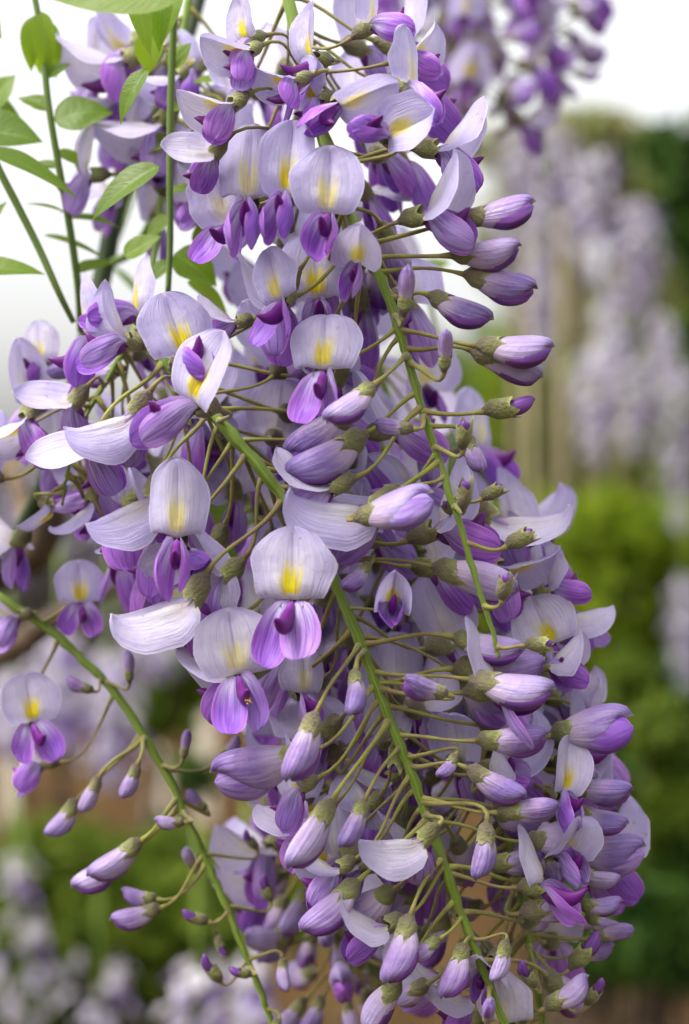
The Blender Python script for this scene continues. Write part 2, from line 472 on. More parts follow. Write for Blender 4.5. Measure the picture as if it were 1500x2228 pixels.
BAN = {'O': [banner_mesh(th, L, Wd, k, bk, s, fold, asy, tc) for th, L, Wd, k, bk, s, fold, asy, tc in (
            (100, 18.5, 10.6, -.035, 8, 1, 0, 0, 0), (97, 19, 9.6, -.07, 18, 2, -.08, .2, 10), (104, 18, 10.9, .03, -8, 3, 0, .5, -10),
            (100, 18.5, 10.0, -.055, 25, 4, -.12, -.3, 25), (96, 19, 10.2, .015, 4, 5, .05, -.6, -15),
            (108, 18, 10.4, -.05, 40, 6, -.05, .8, 40), (88, 18.5, 9.8, .06, -20, 7, .18, .3, -35), (102, 19, 10.8, -.08, 10, 8, .10, -1.0, 5), (94, 18, 9.4, .09, 15, 9, -.15, .9, 30))],
       'N': [banner_mesh(th, L, Wd, k, bk, s, fold, asy, tc) for th, L, Wd, k, bk, s, fold, asy, tc in (
            (98, 20, 7.6, -.10, 15, 21, -.25, .3, 15), (100, 20, 7.4, .09, 0, 22, .22, -.2, -10), (98, 19.5, 8.2, -.12, 20, 23, -.3, 0, 20))],
       'H': [banner_mesh(th, L, Wd, k, bk, s, fold, asy, tc) for th, L, Wd, k, bk, s, fold, asy, tc in (
            (48, 19, 9.5, .10, 0, 11, .25, .2, 5), (44, 19, 9.8, .13, 10, 12, .15, -.2, 18), (52, 18.5, 9.2, .08, 12, 13, .35, .3, -12), (47, 19, 9.4, .115, 4, 14, .3, 0, 22),
            (52, 19.5, 9.0, .05, 34, 17, .40, .9, -35), (42, 20, 8.8, .08, 28, 18, .12, -.9, 50), (55, 19, 8.6, -.04, 30, 19, -.30, .7, 30))],
       'E': [banner_mesh(th, L, Wd, k, bk, s, fold, asy, tc) for th, L, Wd, k, bk, s, fold, asy, tc in (
            (20, 18, 9.2, .17, 10, 15, .35, .1, 8), (17, 18, 9.0, .19, 6, 16, .4, -.1, 0))]}
WING = {'bag': [[wing_mesh(sd, 16.5 + sd * .7, 4.6 + sd * .3, 52 + sd * 4, 5 + sd * 3, a + sd * 9, 2.7, s + (sd > 0) * 3, 16 + sd * 8) for sd in (-1, 1)] for s, a in ((31, 14), (32, -4), (33, 26), (37, 8))],
        'splay': [[wing_mesh(sd, 16.5 + sd * .8, 5.0 - sd * .4, dr + sd * ((s % 5) * 4 - 6), sp + sd * 5, tw + sd * ((s % 7) * 8 - 18), 2.0, s + (sd > 0), 5 + sd * 9) for sd in (-1, 1)] for s, dr, sp, tw in ((41, 58, 16, 48), (43, 62, 22, 60), (45, 50, 26, 35))],
        'tuck': [[wing_mesh(sd, 15, 4.8, dr, 3, 4, 2.6, s, 6) for sd in (-1, 1)] for s, dr in ((51, 22), (52, 30))]}
KEEL = {'bag': keel_mesh(52, 12.5), 'splay': keel_mesh(56, 13), 'tuck': keel_mesh(26, 13)}
CAL = [calyx_mesh(seed=i, tooth=t) for i, t in enumerate((3.0, 3.6, 2.6))]
ANTH = anther_mesh()
# buds: (calyx mesh, folded banner, inner petal); calyx mouth at y = 0 in these meshes, stalk end at -L
BUD = {'L': [(calyx_mesh(.7, 2.35, 5.0, 4.6, s, .9), bud_mesh(-2.5, 13.0, 4.2, 3.3, b, 0, s, None, bk), bud_mesh(-2, 12.0, 4.0, 2.8, b, dr, s + 9, M['budwing']), 5.0, 13.0)
             for s, b, bk, dr in ((61, 1.0, .9, .75), (62, 1.3, .5, .45), (63, .7, 1.3, 1.0), (64, 1.1, .8, .6), (65, -.4, .4, .5))],
       'X': [(calyx_mesh(.7, 2.5, 5.0, 4.2, s, .9), bud_mesh(-2.5, 14.0, 5.3, 4.0, b, 0, s, None, bk), bud_mesh(-2, 13.4, 4.6, 3.3, b, dr, s + 9, M['wing']), 5.0, 14.0)
             for s, b, bk, dr in ((66, .8, 2.6, 2.0), (67, 1.1, 2.0, 1.6), (68, .4, 3.0, 2.3))],
       'M': [(calyx_mesh(.7, 2.25, 5.2, 3.8, s, .95), bud_mesh(-2.5, 10.2, 3.6, 3.0, b, 0, s, None, .5), bud_mesh(-2, 9.2, 3.3, 2.5, b, .4, s + 9, M['budwing']), 5.2, 10.2)
             for s, b in ((71, .9), (72, 1.1), (73, .3))],
       'S': [(calyx_mesh(.6, 2.3, 6.6, 3.0, s, .95), bud_mesh(-2.5, 6.2, 2.2, 1.9, b, 0, s, M['budwing'], .3), None, 6.6, 6.2)
             for s, b in ((81, .6), (82, .9))],
       'T': [(calyx_mesh(.6, 2.2, 6.6, 3.8, s, .95), bud_mesh(-2.5, 2.2, 1.8, 1.5, .3, 0, s, M['budwing'], .1), None, 6.6, 3.6) for s in (91, 92)]}

# ------------------------------------------------------------------ racemes
MMPX = lambda d: K * d * 1000.0       # millimetres per pixel at depth d
def img_vec(dx, dy, t):
    l = math.hypot(dx, dy) or 1e-6
    return Vector((dx / l, -t, -dy / l)).normalized()

class Raceme:
    def __init__(s, name, pts, label, group=None, r0=1.6, r1=.5, top_off=True):
        """pts: (photo x, photo y, depth) along the axis from its top to its tip"""
        s.path = catmull([P(*p) for p in pts], 8)
        jr = random.Random(len(label)); s.path = [p + Vector((jr.uniform(-1, 1), jr.uniform(-1, 1), jr.uniform(-1, 1))) * .00022 for p in s.path]
        s.len = [0.0]
        for a, b in zip(s.path, s.path[1:]): s.len.append(s.len[-1] + (b - a).length)
        s.root = new_obj(name, None, None, label, 'raceme', group)
        s.root.location = s.path[0]; s.root.empty_display_size = .01
        n = len(s.path)
        rad = [(r0 + (r1 - r0) * (i / (n - 1)) ** 1.2) * .001 * (1 + .06 * math.sin(i * 1.7) + .09 * math.sin(i * 5.3 + 1)) for i in range(n)]
        v, f, u = tube_data([p - s.path[0] for p in s.path], rad, 10)
        new_obj('rachis', mesh_from('rachis', v, f, M['rachis'], u), s.root)
        s.rad = rad; s.used = []; s.hand = []; s.n = 0
        s.rng = random.Random(hash(label) % 1000 if False else sum(map(ord, label)))
    def at(s, t):
        L = t * s.len[-1]
        for i in range(len(s.path) - 1):
            if s.len[i + 1] >= L:
                f = (L - s.len[i]) / max(1e-9, s.len[i + 1] - s.len[i])
                return s.path[i].lerp(s.path[i + 1], f), (s.path[i + 1] - s.path[i]).normalized(), s.rad[i]
        return s.path[-1].copy(), (s.path[-1] - s.path[-2]).normalized(), s.rad[-1]
    def stalk(s, root_loc, base, axis, flower, scale=1.0, tfix=None):
        """curved pedicel from the rachis to the calyx"""
        if tfix is None:
            best = min(range(len(s.path)), key=lambda i: (s.path[i] - base).length)
            dist = (s.path[best] - base).length
            L = max(0.0, min(s.len[-1], s.len[best] - dist * .38 + s.rng.uniform(-.002, .002)))
            tfix = L / s.len[-1]
        p0, tan, r = s.at(tfix)
        d = base - p0; dist = d.length
        outd = (d - tan * d.dot(tan)); outd = outd.normalized() if outd.length > 1e-6 else Vector((0, -1, 0))
        h0 = (outd * .85 + tan * .35).normalized(); h1 = axis
        a, b, c, e = p0 + outd * r * .2, p0 + h0 * dist * .42, base - h1 * min(dist * .38, .009), base + h1 * .0006
        pts = []
        for i in range(9):
            t = i / 8; q = 1 - t
            pts.append(a * q ** 3 + b * 3 * q * q * t + c * 3 * q * t * t + e * t ** 3 - root_loc)
        rb = .00052 * (0.8 + .2 * scale)
        rb *= s.rng.uniform(.85, 1.2)
        rad = [rb * 1.9, rb * 1.2] + [rb * (1.02 - .05 * k + .07 * math.sin(k * 2.1 + dist * 900)) for k in range(5)] + [rb * .95, rb * 1.6]
        v, f, u = tube_data(pts, rad, 7)
        o = new_obj('pedicel', mesh_from('pedicel', v, f, M['pedicel'], u), flower)
        o.matrix_parent_inverse = Matrix.Identity(4)
        return o
    def place(s, kind_name, meshes, X, Y, Z, mouth, sc, backlen, tfix=None, stalk=True):
        fl = new_obj(kind_name, None, s.root); fl.empty_display_size = .004
        fl.location = mouth - s.path[0]
        rot = Matrix((X, Y, Z)).transposed().to_4x4()
        for nm, me in meshes:
            o = new_obj(nm, me, fl)
            o.matrix_local = rot @ Matrix.Scale(sc, 4)
        base = mouth - Y * backlen * .001 * sc
        if stalk: s.stalk(mouth, base, Y, fl, sc, tfix)
        s.n += 1
    def flower(s, F, U, mouth, sc, kind, wk, tfix=None, stalk=True, anther=False):
        r = s.rng
        Y = F.normalized(); Z = (U - Y * U.dot(Y)).normalized(); X = Y.cross(Z)
        w = r.choice(WING[wk])
        ms = [('calyx', r.choice(CAL)), ('banner', r.choice(BAN[kind]) if not isinstance(kind, tuple) else BAN[kind[0]][kind[1]]), ('wing', w[0]), ('wing', w[1]), ('keel', KEEL[wk])]
        if anther: ms.append(('anthers', ANTH))
        s.place('flower', ms, X, Y, Z, mouth, sc, 6.0, tfix, stalk)
    def bud(s, Y, U, mouth, sc, size, tfix=None, stalk=True, var=None):
        r = s.rng; Y = Y.normalized(); Z = U - Y * U.dot(Y)
        if Z.length < .05: Z = Vector((0, -1, 0)) - Y * (-Y.y)
        Z.normalize(); X = Y.cross(Z)
        c, b, w, L, _ = BUD[size][var] if var is not None else r.choice(BUD[size])
        ms = [('calyx', c), ('folded_banner', b)] + ([('folded_wing', w)] if w else [])
        s.place('bud', ms, X, Y, Z, mouth, sc, L, tfix, stalk)
    # hand placed, read off the photograph: mouth, banner tip, wing tip (photo pixels) and how far each leans to the viewer
    def H(s, ox, oy, bx, by, wx, wy, bt=0.0, wt=.6, kind='O', wk='bag', d=.445, sc=None, anther=False):
        B = img_vec(bx - ox, by - oy, bt); Wd = img_vec(wx - ox, wy - oy, wt)
        Pp = Wd - B * Wd.dot(B); Pp.normalize()
        th = math.radians({'O': 100, 'N': 99, 'H': 48, 'E': 19}[kind if isinstance(kind, str) else kind[0]])
        F = B * math.cos(th) + Pp * math.sin(th); Z = B * math.sin(th) - Pp * math.cos(th)
        ln = math.hypot(bx - ox, by - oy) * math.sqrt(1 + bt * bt) * MMPX(d)
        sc = sc or max(.7, min(1.45, ln / 18.0))
        s.hand.append((ox, oy, d)); s.flower(F, Z, P(ox, oy, d), sc, kind, wk, None, True, anther)
    def B(s, bx, by, tx, ty, t=0.15, size='L', d=.445, up=None, var=None, sc=None):
        """bud from stalk end (bx, by) to tip (tx, ty)"""
        Y = img_vec(tx - bx, ty - by, t)
        ref = BUD[size][0]; full = ref[3] + ref[4]
        ln = math.hypot(tx - bx, ty - by) * math.sqrt(1 + t * t) * MMPX(d)
        sc = sc or max(.55, min(1.5, ln / full))
        base = P(bx, by, d); mouth = base + Y * ref[3] * .001 * sc
        U = Vector((0, 0, 1)) if up is None else img_vec(*up)
        if abs(Y.z) > .8 and up is None: U = Vector((math.copysign(1, Y.x) * -Y.z, -.4, 0))
        if up is None: U = Matrix.Rotation(s.rng.uniform(-.6, .6), 3, Y) @ U
        s.hand.append(((bx + tx) / 2, (by + ty) / 2, d)); s.bud(Y, U, mouth, sc, size, None, True, var)
    def fill(s, t0, t1, n, stages, rad=(17, 9), front=False, avoid=75, sc=1.0, ylim=None, a0=0.0, droop=.25, toward=0.25, mask=True):
        """flowers set spirally round the rachis; stages: [(t, kind)] from open at the top to bud at the tip"""
        r = s.rng; ga = 2.39996
        for i in range(n):
            t = t0 + (t1 - t0) * (i + r.uniform(.1, .9)) / n
            p, tan, rr = s.at(t)
            g = a0 + ga * i + r.uniform(-.35, .35)
            out = Vector((math.cos(g), math.sin(g), 0)); out = (out - tan * out.dot(tan)).normalized()
            if not front and out.y < -toward: out.y = -out.y; 
            f = (t - t0) / (t1 - t0)
            st = [k for a, k in stages if t >= a][-1]
            st = r.choice(st) if isinstance(st, (list, tuple)) else st
            rd = (rad[0] + (rad[1] - rad[0]) * f) * r.uniform(.8, 1.25) * .001
            base = p + out * rd + tan * rd * .38
            px, py = pix(base)
            if any(math.hypot(px - a, py - b) < avoid and base.y < d + .012 for a, b, d in s.hand): continue
            if any((base - q).length < .0085 for q in s.used): continue
            S = sc * r.uniform(.88, 1.1)
            F = (out + Vector((0, 0, -droop + r.uniform(-.25, .2))) + Vector((r.uniform(-.2, .2), r.uniform(-.2, .2), 0))).normalized()
            U = Vector((r.uniform(-.25, .25), r.uniform(-.25, .25), 1))
            if mask:
                ok = True
                for e in (base + F * .018, base + F * .006 + Vector((0, 0, .014 if st in 'ONH' else 0)), base + F * .01 + Vector((.008, 0, 0)), base + F * .01 - Vector((.008, 0, 0))):
                    ex, ey = pix(e)
                    if ex > RIGHT(ey) or ex < LEFT(ey): ok = False
                if not ok: continue
            s.used.append(base)
            if st in ('L', 'M', 'S', 'T', 'X'):
                F = (F + Vector((r.uniform(-.3, .3), 0, r.choice((.15, -.1, -.4, -.9))))).normalized()
                s.bud(F, U, base + F * .0065 * S, S, st, t - .3 * rd / s.len[-1] if t > .05 else t)
            else:
                wk = r.choice(('bag', 'bag', 'splay')) if st in ('O', 'N') else 'tuck' if st == 'E' else r.choice(('tuck', 'bag'))
                s.flower(F, U, base + F * .006 * S, S, st, wk, max(0, t - .3 * rd / s.len[-1]))

def RIGHT(y): return float(np.interp(y, [0, 250, 330, 430, 700, 860, 960, 1060, 1090, 1250, 1400, 1550, 1700, 1880, 1990, 2120, 2300], [960, 1000, 985, 965, 985, 1060, 1130, 1110, 1180, 1270, 1310, 1360, 1370, 1380, 1340, 1290, 1240]))
def LEFT(y): return float(np.interp(y, [0, 250, 330, 600, 640, 1000, 1330, 1400, 1560, 1700, 1900, 2050, 2300], [380, 380, 420, 440, 250, 110, 240, 440, 470, 510, 480, 500, 560]))
RACEMES = []
# 1: the raceme with the bare green tip that crosses the middle
r1 = Raceme('wisteria_raceme', [(600, -120, .478), (655, 120, .47), (705, 310, .460), (770, 485, .448), (838, 625, .444), (880, 760, .442), (922, 900, .440), (975, 1060, .437), (1030, 1240, .435), (1068, 1360, .434), (1086, 1432, .434)],
            'foremost raceme, round pale flowers above, bare thin green tip with tiny green buds', 'racemes of the near wisteria')
r1.H(880, 188, 878, 50, 945, 215, -.15, .5, 'O', 'bag', .440)
r1.H(738, 225, 860, 178, 690, 290, .1, .7, 'N', 'bag', .436)
r1.H(846, 300, 972, 262, 800, 300, .15, .75, 'O', 'tuck', .434)
r1.H(945, 325, 1058, 225, 1085, 372, .0, .2, 'H', 'bag', .446)
r1.H(915, 470, 986, 338, 1015, 470, .25, .4, 'H', 'bag', .436)
r1.H(625, 428, 640, 268, 608, 535, -.1, .6, 'N', 'bag', .436)
r1.H(540, 440, 548, 262, 535, 560, -.1, .6, 'N', 'bag', .442)
r1.H(716, 466, 722, 318, 703, 570, -.05, .6, 'O', 'bag', .430)
r1.H(500, 482, 478, 352, 490, 610, -.1, .6, 'O', 'splay', .458)
r1.H(618, 652, 585, 533, 580, 765, -.1, .6, 'O', 'splay', .436)
r1.H(690, 655, 680, 505, 700, 760, -.15, .6, 'O', 'bag', .462)
r1.H(706, 806, 704, 655, 695, 940, 0, .55, 'O', 'splay', .434)
r1.H(780, 572, 782, 525, 750, 680, 1.4, .9, 'H', 'bag', .430)
r1.H(650, 175, 575, 150, 600, 270, -.2, .4, 'H', 'splay', .440)
r1.H(700, 215, 655, 130, 690, 290, -.4, .6, 'O', 'bag', .446)
r1.H(690, 130, 690, 5, 660, 130, -.1, .6, 'N', 'splay', .448)
r1.H(550, 85, 520, -20, 480, 100, -.1, .5, 'O', 'bag', .444)
r1.H(545, 110, 450, 90, 500, 170, .1, .6, 'H', 'bag', .440)
r1.H(510, 225, 385, 205, 465, 300, .1, .4, 'H', 'tuck', .436)
r1.H(470, 330, 350, 345, 400, 400, .1, -.5, 'H', 'tuck', .440)
r1.H(800, 60, 830, -60, 860, 60, 0, .4, 'H', 'bag', .452)
r1.H(880, 130, 945, 45, 950, 130, -.2, .3, 'H', 'bag', .458)
for a in ((1008, 480, 1168, 448, .1, 'L', .437), (978, 556, 1136, 548, .1, 'L', .437), (1008, 596, 1168, 640, .1, 'L', .440),
          (930, 640, 1068, 708, .2, 'L', .446), (1035, 752, 1208, 766, .05, 'L', .434), (1022, 760, 1182, 820, .05, 'L', .440),
          (1048, 896, 1167, 876, .05, 'S', .436), (903, 934, 812, 926, .2, 'M', .432), (1008, 982, 1012, 905, .3, 'T', .430),
          (1015, 945, 1046, 1032, .3, 'M', .440), (1010, 1112, 1012, 1035, .3, 'T', .430), (1045, 1088, 1102, 1052, .1, 'T', .438),
          (1098, 1192, 1170, 1150, .1, 'T', .436), (1092, 1310, 1106, 1238, .3, 'T', .430), (1138, 1404, 1212, 1400, .1, 'T', .432),
          (800, 942, 632, 1048, .2, 'L', .440), (818, 835, 712, 925, .35, 'L', .428), (876, 1062, 805, 1076, .3, 'S', .440),
          (985, 1120, 965, 1095, .8, 'T', .444)):
    r1.B(*a)
r1.B(878, 690, 888, 578, .2, 'M', .430, (0, 0, 1))
r1.B(966, 812, 970, 716, .35, 'M', .430, (0, 0, 1))
r1.H(825, 1100, 635, 1078, 690, 1150, .1, -.2, 'H', 'tuck', .436)
r1.B(770, 1130, 946, 1080, .2, 'X', .430, None, 0)
r1.fill(.10, .55, 62, [(0, ['O', 'N', 'H']), (.42, ['O', 'H', 'X'])], (22, 19), avoid=60, sc=1.05)
r1.fill(.50, .76, 22, [(0, ['H', 'O', 'X'])], (20, 17), avoid=60)

# 2: the raceme that runs from the middle to the bottom edge
r2 = Raceme('wisteria_raceme', [(330, 760, .468), (400, 830, .464), (475, 915, .460), (560, 1010, .456), (640, 1120, .454), (740, 1295, .450), (808, 1460, .448), (862, 1600, .446), (905, 1710, .445), (960, 1860, .444), (1005, 1990, .444), (1055, 2120, .444), (1110, 2260, .445), (1150, 2400, .446)],
            'long raceme with yellow-eyed open flowers above and plump buds on a thick green stem below', 'racemes of the near wisteria', 1.75, .9)
r2.H(640, 1306, 640, 1138, 612, 1440, -.05, .7, ('O', 0), 'splay', .432)
r2.H(516, 1468, 492, 1312, 560, 1630, -.1, .6, ('O', 2), 'splay', .436, None, True)
r2.H(386, 1172, 386, 1000, 390, 1310, -.05, .7, 'N', 'bag', .436)
r2.H(425, 1295, 255, 1348, 380, 1405, .1, -.30, 'H', 'bag', .444)
r2.H(400, 1200, 300, 1240, 330, 1300, -.2, .5, 'O', 'tuck', .450)
r2.H(432, 882, 512, 728, 325, 950, .1, .4, ('O', 4), 'bag', .434)
r2.H(398, 775, 350, 632, 440, 790, -.1, 1.6, ('O', 0), 'tuck', .442)
r2.H(300, 892, 150, 935, 235, 1040, .2, -.45, 'H', 'tuck', .440)
r2.H(205, 965, 70, 1030, 150, 1085, .1, -.35, 'H', 'bag', .448)
r2.H(335, 1070, 195, 1140, 270, 1180, .1, -.35, 'H', 'bag', .444)
r2.H(520, 700, 440, 650, 470, 760, -.2, .2, 'H', 'tuck', .456)
r2.H(490, 1340, 480, 1235, 470, 1420, -.3, .5, 'O', 'bag', .456)
r2.H(655, 1510, 655, 1400, 680, 1600, -.2, .6, 'O', 'bag', .456)
r2.H(660, 1740, 665, 1640, 620, 1800, -.1, .6, 'O', 'splay', .468)
r2.H(705, 1900, 720, 1800, 690, 1980, -.1, .6, 'O', 'bag', .462)
r2.H(850, 1310, 855, 1270, 850, 1408, 1.2, .5, 'E', 'bag', .440)
r2.H(925, 1822, 785, 1828, 890, 1940, .1, -.5, 'H', 'bag', .436)
r2.B(668, 1640, 460, 1690, .1, 'X', .436, None, 0)
for a in ((690, 1548, 632, 1700, .3, 'L', .426), (725, 1738, 632, 1888, .25, 'L', .430), (795, 1738, 745, 1842, .4, 'L', .432),
          (782, 1915, 662, 2032, .15, 'L', .434), (940, 1232, 1130, 1285, .1, 'L', .444), (982, 1385, 1140, 1425, .15, 'L', .442),
          (1020, 1478, 1206, 1512, .15, 'L', .436), (985, 1455, 1192, 1462, .0, 'L', .446), (1035, 1612, 1196, 1604, .1, 'L', .438),
          (975, 1512, 872, 1478, .5, 'L', .430), (775, 1455, 770, 1555, .7, 'L', .434), (808, 1225, 745, 1285, .5, 'L', .442),
          (995, 1640, 958, 1685, .6, 'M', .440), (1015, 1670, 1140, 1740, .2, 'L', .438), (1082, 1768, 1218, 1756, .1, 'M', .438),
          (1062, 1785, 1042, 1912, .25, 'M', .436), (895, 1988, 850, 2140, .2, 'L', .434), (960, 2040, 885, 2085, .3, 'M', .438),
          (1012, 2050, 968, 2172, .2, 'L', .440), (1104, 2042, 1076, 2136, .2, 'M', .438), (1060, 2225, 1062, 2160, .9, 'M', .432),
          (975, 1940, 998, 2000, .3, 'T', .452), (865, 1610, 862, 1690, .3, 'T', .450)):
    r2.B(*a)
r2.fill(.06, .46, 40, [(0, ['O', 'N', 'H']), (.38, ['O', 'H', 'X'])], (24, 20), avoid=60, sc=1.05)
r2.fill(.46, .86, 38, [(0, ['H', 'O', 'N', 'X']), (.60, ['X', 'L', 'O']), (.75, ['L', 'M'])], (21, 15), avoid=55)

r2.fill(.50, .80, 26, [(0, ['H', 'O', 'N', 'H'])], (19, 15), avoid=46, a0=2.0, sc=.82, toward=.6)

# 3: slim raceme at the side, mostly buds
r3 = Raceme('wisteria_raceme', [(-120, 1230, .515), (0, 1300, .51), (110, 1372, .507), (190, 1445, .503), (255, 1515, .50), (350, 1662, .496), (420, 1810, .493), (455, 1885, .492), (490, 1965, .49), (540, 2090, .488), (590, 2220, .487), (640, 2380, .486)],
            'slim raceme with widely spaced small purple buds hanging over brown ground', 'racemes of the near wisteria', 1.35, .8)
r3.H(175, 1312, 170, 1222, 190, 1385, -.05, .6, ('O', 0), 'splay', .50)
r3.H(68, 1572, 50, 1455, 110, 1660, -.05, .6, ('O', 2), 'splay', .492)
r3.H(100, 1660, 60, 1620, 105, 1730, -.4, .5, 'H', 'splay', .50)
r3.H(45, 1340, 0, 1310, 15, 1415, .1, .5, 'H', 'bag', .50)
for a in ((205, 1505, 142, 1478, .2, 'M', .495), (302, 1660, 270, 1738, .2, 'M', .485), (218, 1688, 180, 1768, .2, 'M', .488),
          (172, 1738, 108, 1824, .1, 'M', .495), (404, 1790, 338, 1784, .4, 'M', .482), (310, 1828, 198, 1912, .15, 'L', .482),
          (275, 1860, 162, 1938, .1, 'L', .490), (345, 1958, 262, 1942, .1, 'M', .49), (352, 1975, 243, 2008, .1, 'L', .488),
          (458, 2008, 394, 1984, .1, 'S', .488), (482, 2140, 438, 2076, .1, 'S', .488), (552, 2122, 498, 2106, .3, 'S', .482),
          (560, 1850, 540, 1820, .2, 'S', .50), (425, 1895, 410, 1855, .4, 'M', .505), (590, 1965, 570, 1900, .1, 'S', .498), (450, 1765, 420, 1735, .2, 'M', .505),
          (470, 2030, 490, 2080, .2, 'S', .50), (615, 2080, 620, 2150, .3, 'L', .49), (610, 2215, 585, 2260, .3, 'M', .485), (480, 1650, 520, 1610, .0, 'M', .51)):
    r3.B(*a)
r3.B(282, 1488, 280, 1412, .1, 'M', .492, (0, 0, 1)); r3.B(398, 1652, 412, 1582, .2, 'M', .488, (0, 0, 1))

# 4: the raceme behind at the other side, its buds reach out over the dark bushes
r4 = Raceme('wisteria_raceme', [(800, 900, .492), (860, 1050, .49), (940, 1270, .485), (1000, 1440, .482), (1045, 1580, .479), (1100, 1790, .475), (1130, 1930, .473), (1150, 2040, .472), (1175, 2180, .47), (1200, 2350, .47)],
            'crowded raceme behind, its pale hooded flowers and buds jutting toward the dark green bushes', 'racemes of the near wisteria', 1.3, .8)
r4.H(1062, 1122, 1230, 1115, 1110, 1170, .1, -.3, 'H', 'tuck', .470)
r4.H(1080, 1232, 1212, 1200, 1180, 1300, .1, .3, 'H', 'bag', .466)
r4.H(1188, 1285, 1200, 1190, 1298, 1275, -.1, .2, 'H', 'bag', .468)
r4.H(1215, 1345, 1332, 1318, 1290, 1400, -.1, -.1, 'H', 'tuck', .478)
r4.H(1205, 1402, 1150, 1290, 1250, 1500, .0, .5, ('O', 2), 'bag', .468)
r4.H(1190, 1445, 1240, 1400, 1290, 1500, .3, .3, 'E', 'bag', .462)
r4.H(1120, 1590, 1120, 1490, 1120, 1680, -.1, .6, ('O', 0), 'splay', .478)
r4.H(1060, 1690, 1070, 1640, 1190, 1655, .6, .5, 'E', 'splay', .452)
r4.H(1225, 1785, 1210, 1700, 1300, 1850, -.1, .4, 'O', 'bag', .476)
r4.B(1235, 1850, 1405, 1852, .1, 'X', .470, None, 1)
r4.H(1240, 1690, 1330, 1640, 1390, 1690, .0, .2, 'H', 'bag', .480)
r4.H(1285, 1560, 1330, 1480, 1370, 1600, -.2, .2, 'O', 'bag', .480)
r4.B(1196, 1600, 1378, 1562, .1, 'X', .458, None, 2)
r4.H(1090, 1480, 1060, 1420, 1180, 1480, -.2, .2, 'O', 'bag', .485)
for a in ((1232, 1712, 1378, 1724, .1, 'L', .458), (1242, 1762, 1366, 1800, .1, 'L', .462), (1060, 1885, 1190, 1855, .2, 'M', .452),
          (1190, 1845, 1208, 1925, .3, 'M', .458), (1248, 1900, 1350, 1918, .1, 'M', .460), (1130, 1988, 1268, 1958, .1, 'M', .452),
          (1255, 1972, 1356, 1966, .1, 'M', .458), (1290, 2040, 1382, 2020, .0, 'L', .472), (1240, 2110, 1308, 2028, .1, 'S', .458),
          (1185, 2196, 1285, 2126, .2, 'M', .452), (1278, 2190, 1314, 2125, .1, 'S', .456), (1165, 2150, 1126, 2085, .3, 'S', .452),
          (1200, 1650, 1300, 1690, .1, 'L', .470), (1270, 1990, 1352, 2030, .0, 'M', .475), (1250, 2080, 1340, 2062, .0, 'M', .476)):
    r4.B(*a)
r4.fill(.10, .62, 66, [(0, ['O', 'N', 'H']), (.40, ['O', 'H', 'N', 'X'])], (24, 20), avoid=50, sc=1.05)
r4.fill(.60, .94, 36, [(0, ['X', 'H', 'O', 'L']), (.72, ['L', 'M']), (.84, ['M', 'S'])], (21, 13), avoid=45)
r4.fill(.55, .86, 26, [(0, ['H', 'O', 'N'])], (19, 15), avoid=40, a0=1.1, sc=.95)
r4.fill(.42, .86, 34, [(0, ['H', 'O', 'N', 'H'])], (20, 16), avoid=42, a0=.4, sc=.82, toward=.9)

# 5: tip hanging behind the lower middle
r5 = Raceme('wisteria_raceme', [(640, 1180, .545), (680, 1480, .54), (710, 1750, .535), (735, 1980, .53), (748, 2150, .525), (755, 2320, .52)],
            'shaded raceme hanging behind, its bud tip dangling over the bare brown ground', 'racemes of the near wisteria', 1.3, .7)
r5.fill(.05, .62, 84, [(0, ['O', 'N', 'H']), (.45, ['O', 'H', 'X', 'L'])], (24, 18), front=True, avoid=30)
r5.fill(.58, .84, 34, [(0, ['X', 'L', 'M'])], (17, 12), front=True, avoid=30)
for a in ((740, 2020, 742, 2120, .2, 'L', .515), (705, 2165, 658, 2250, .2, 'L', .515), (800, 2040, 835, 2080, .1, 'L', .52), (752, 2170, 770, 2245, .3, 'M', .51), (875, 2160, 920, 2180, .1, 'M', .53)):
    r5.B(*a)

# 6: flowers fanning out at the side in front of the pale sky
r6 = Raceme('wisteria_raceme', [(362, 300, .535), (352, 430, .52), (335, 560, .505), (300, 690, .49), (250, 800, .482), (190, 900, .478), (150, 1020, .476), (135, 1100, .478)],
            'raceme of pale hooded flowers fanning out in front of the pale sky', 'racemes of the near wisteria', 1.1, .4)
r6.H(285, 742, 222, 622, 150, 740, .1, .3, 'H', 'bag', .458)
r6.H(305, 690, 280, 552, 240, 660, -.1, .4, 'H', 'bag', .468)
r6.H(205, 735, 178, 592, 85, 690, -.1, .2, 'N', 'splay', .470)
r6.H(95, 792, 85, 700, 85, 860, -.1, .6, ('O', 1), 'tuck', .505)
r6.H(165, 872, 30, 885, 100, 965, .1, -.35, 'H', 'bag', .466)
r6.H(60, 905, -60, 960, 20, 1010, .1, .3, 'H', 'bag', .474)
r6.H(200, 1090, 120, 1150, 190, 1190, .1, .2, 'H', 'tuck', .482)
r6.H(290, 1130, 215, 1190, 280, 1230, .0, .2, 'H', 'bag', .478)
r6.H(110, 1100, 60, 1160, 120, 1180, .0, .2, 'O', 'bag', .486)
r6.B(275, 800, 170, 830, .0, 'L', .485); r6.B(190, 800, 100, 810, .0, 'L', .49)
r6.fill(.64, 1.0, 34, [(0, ['O', 'N', 'H'])], (20, 20), avoid=45, mask=False)

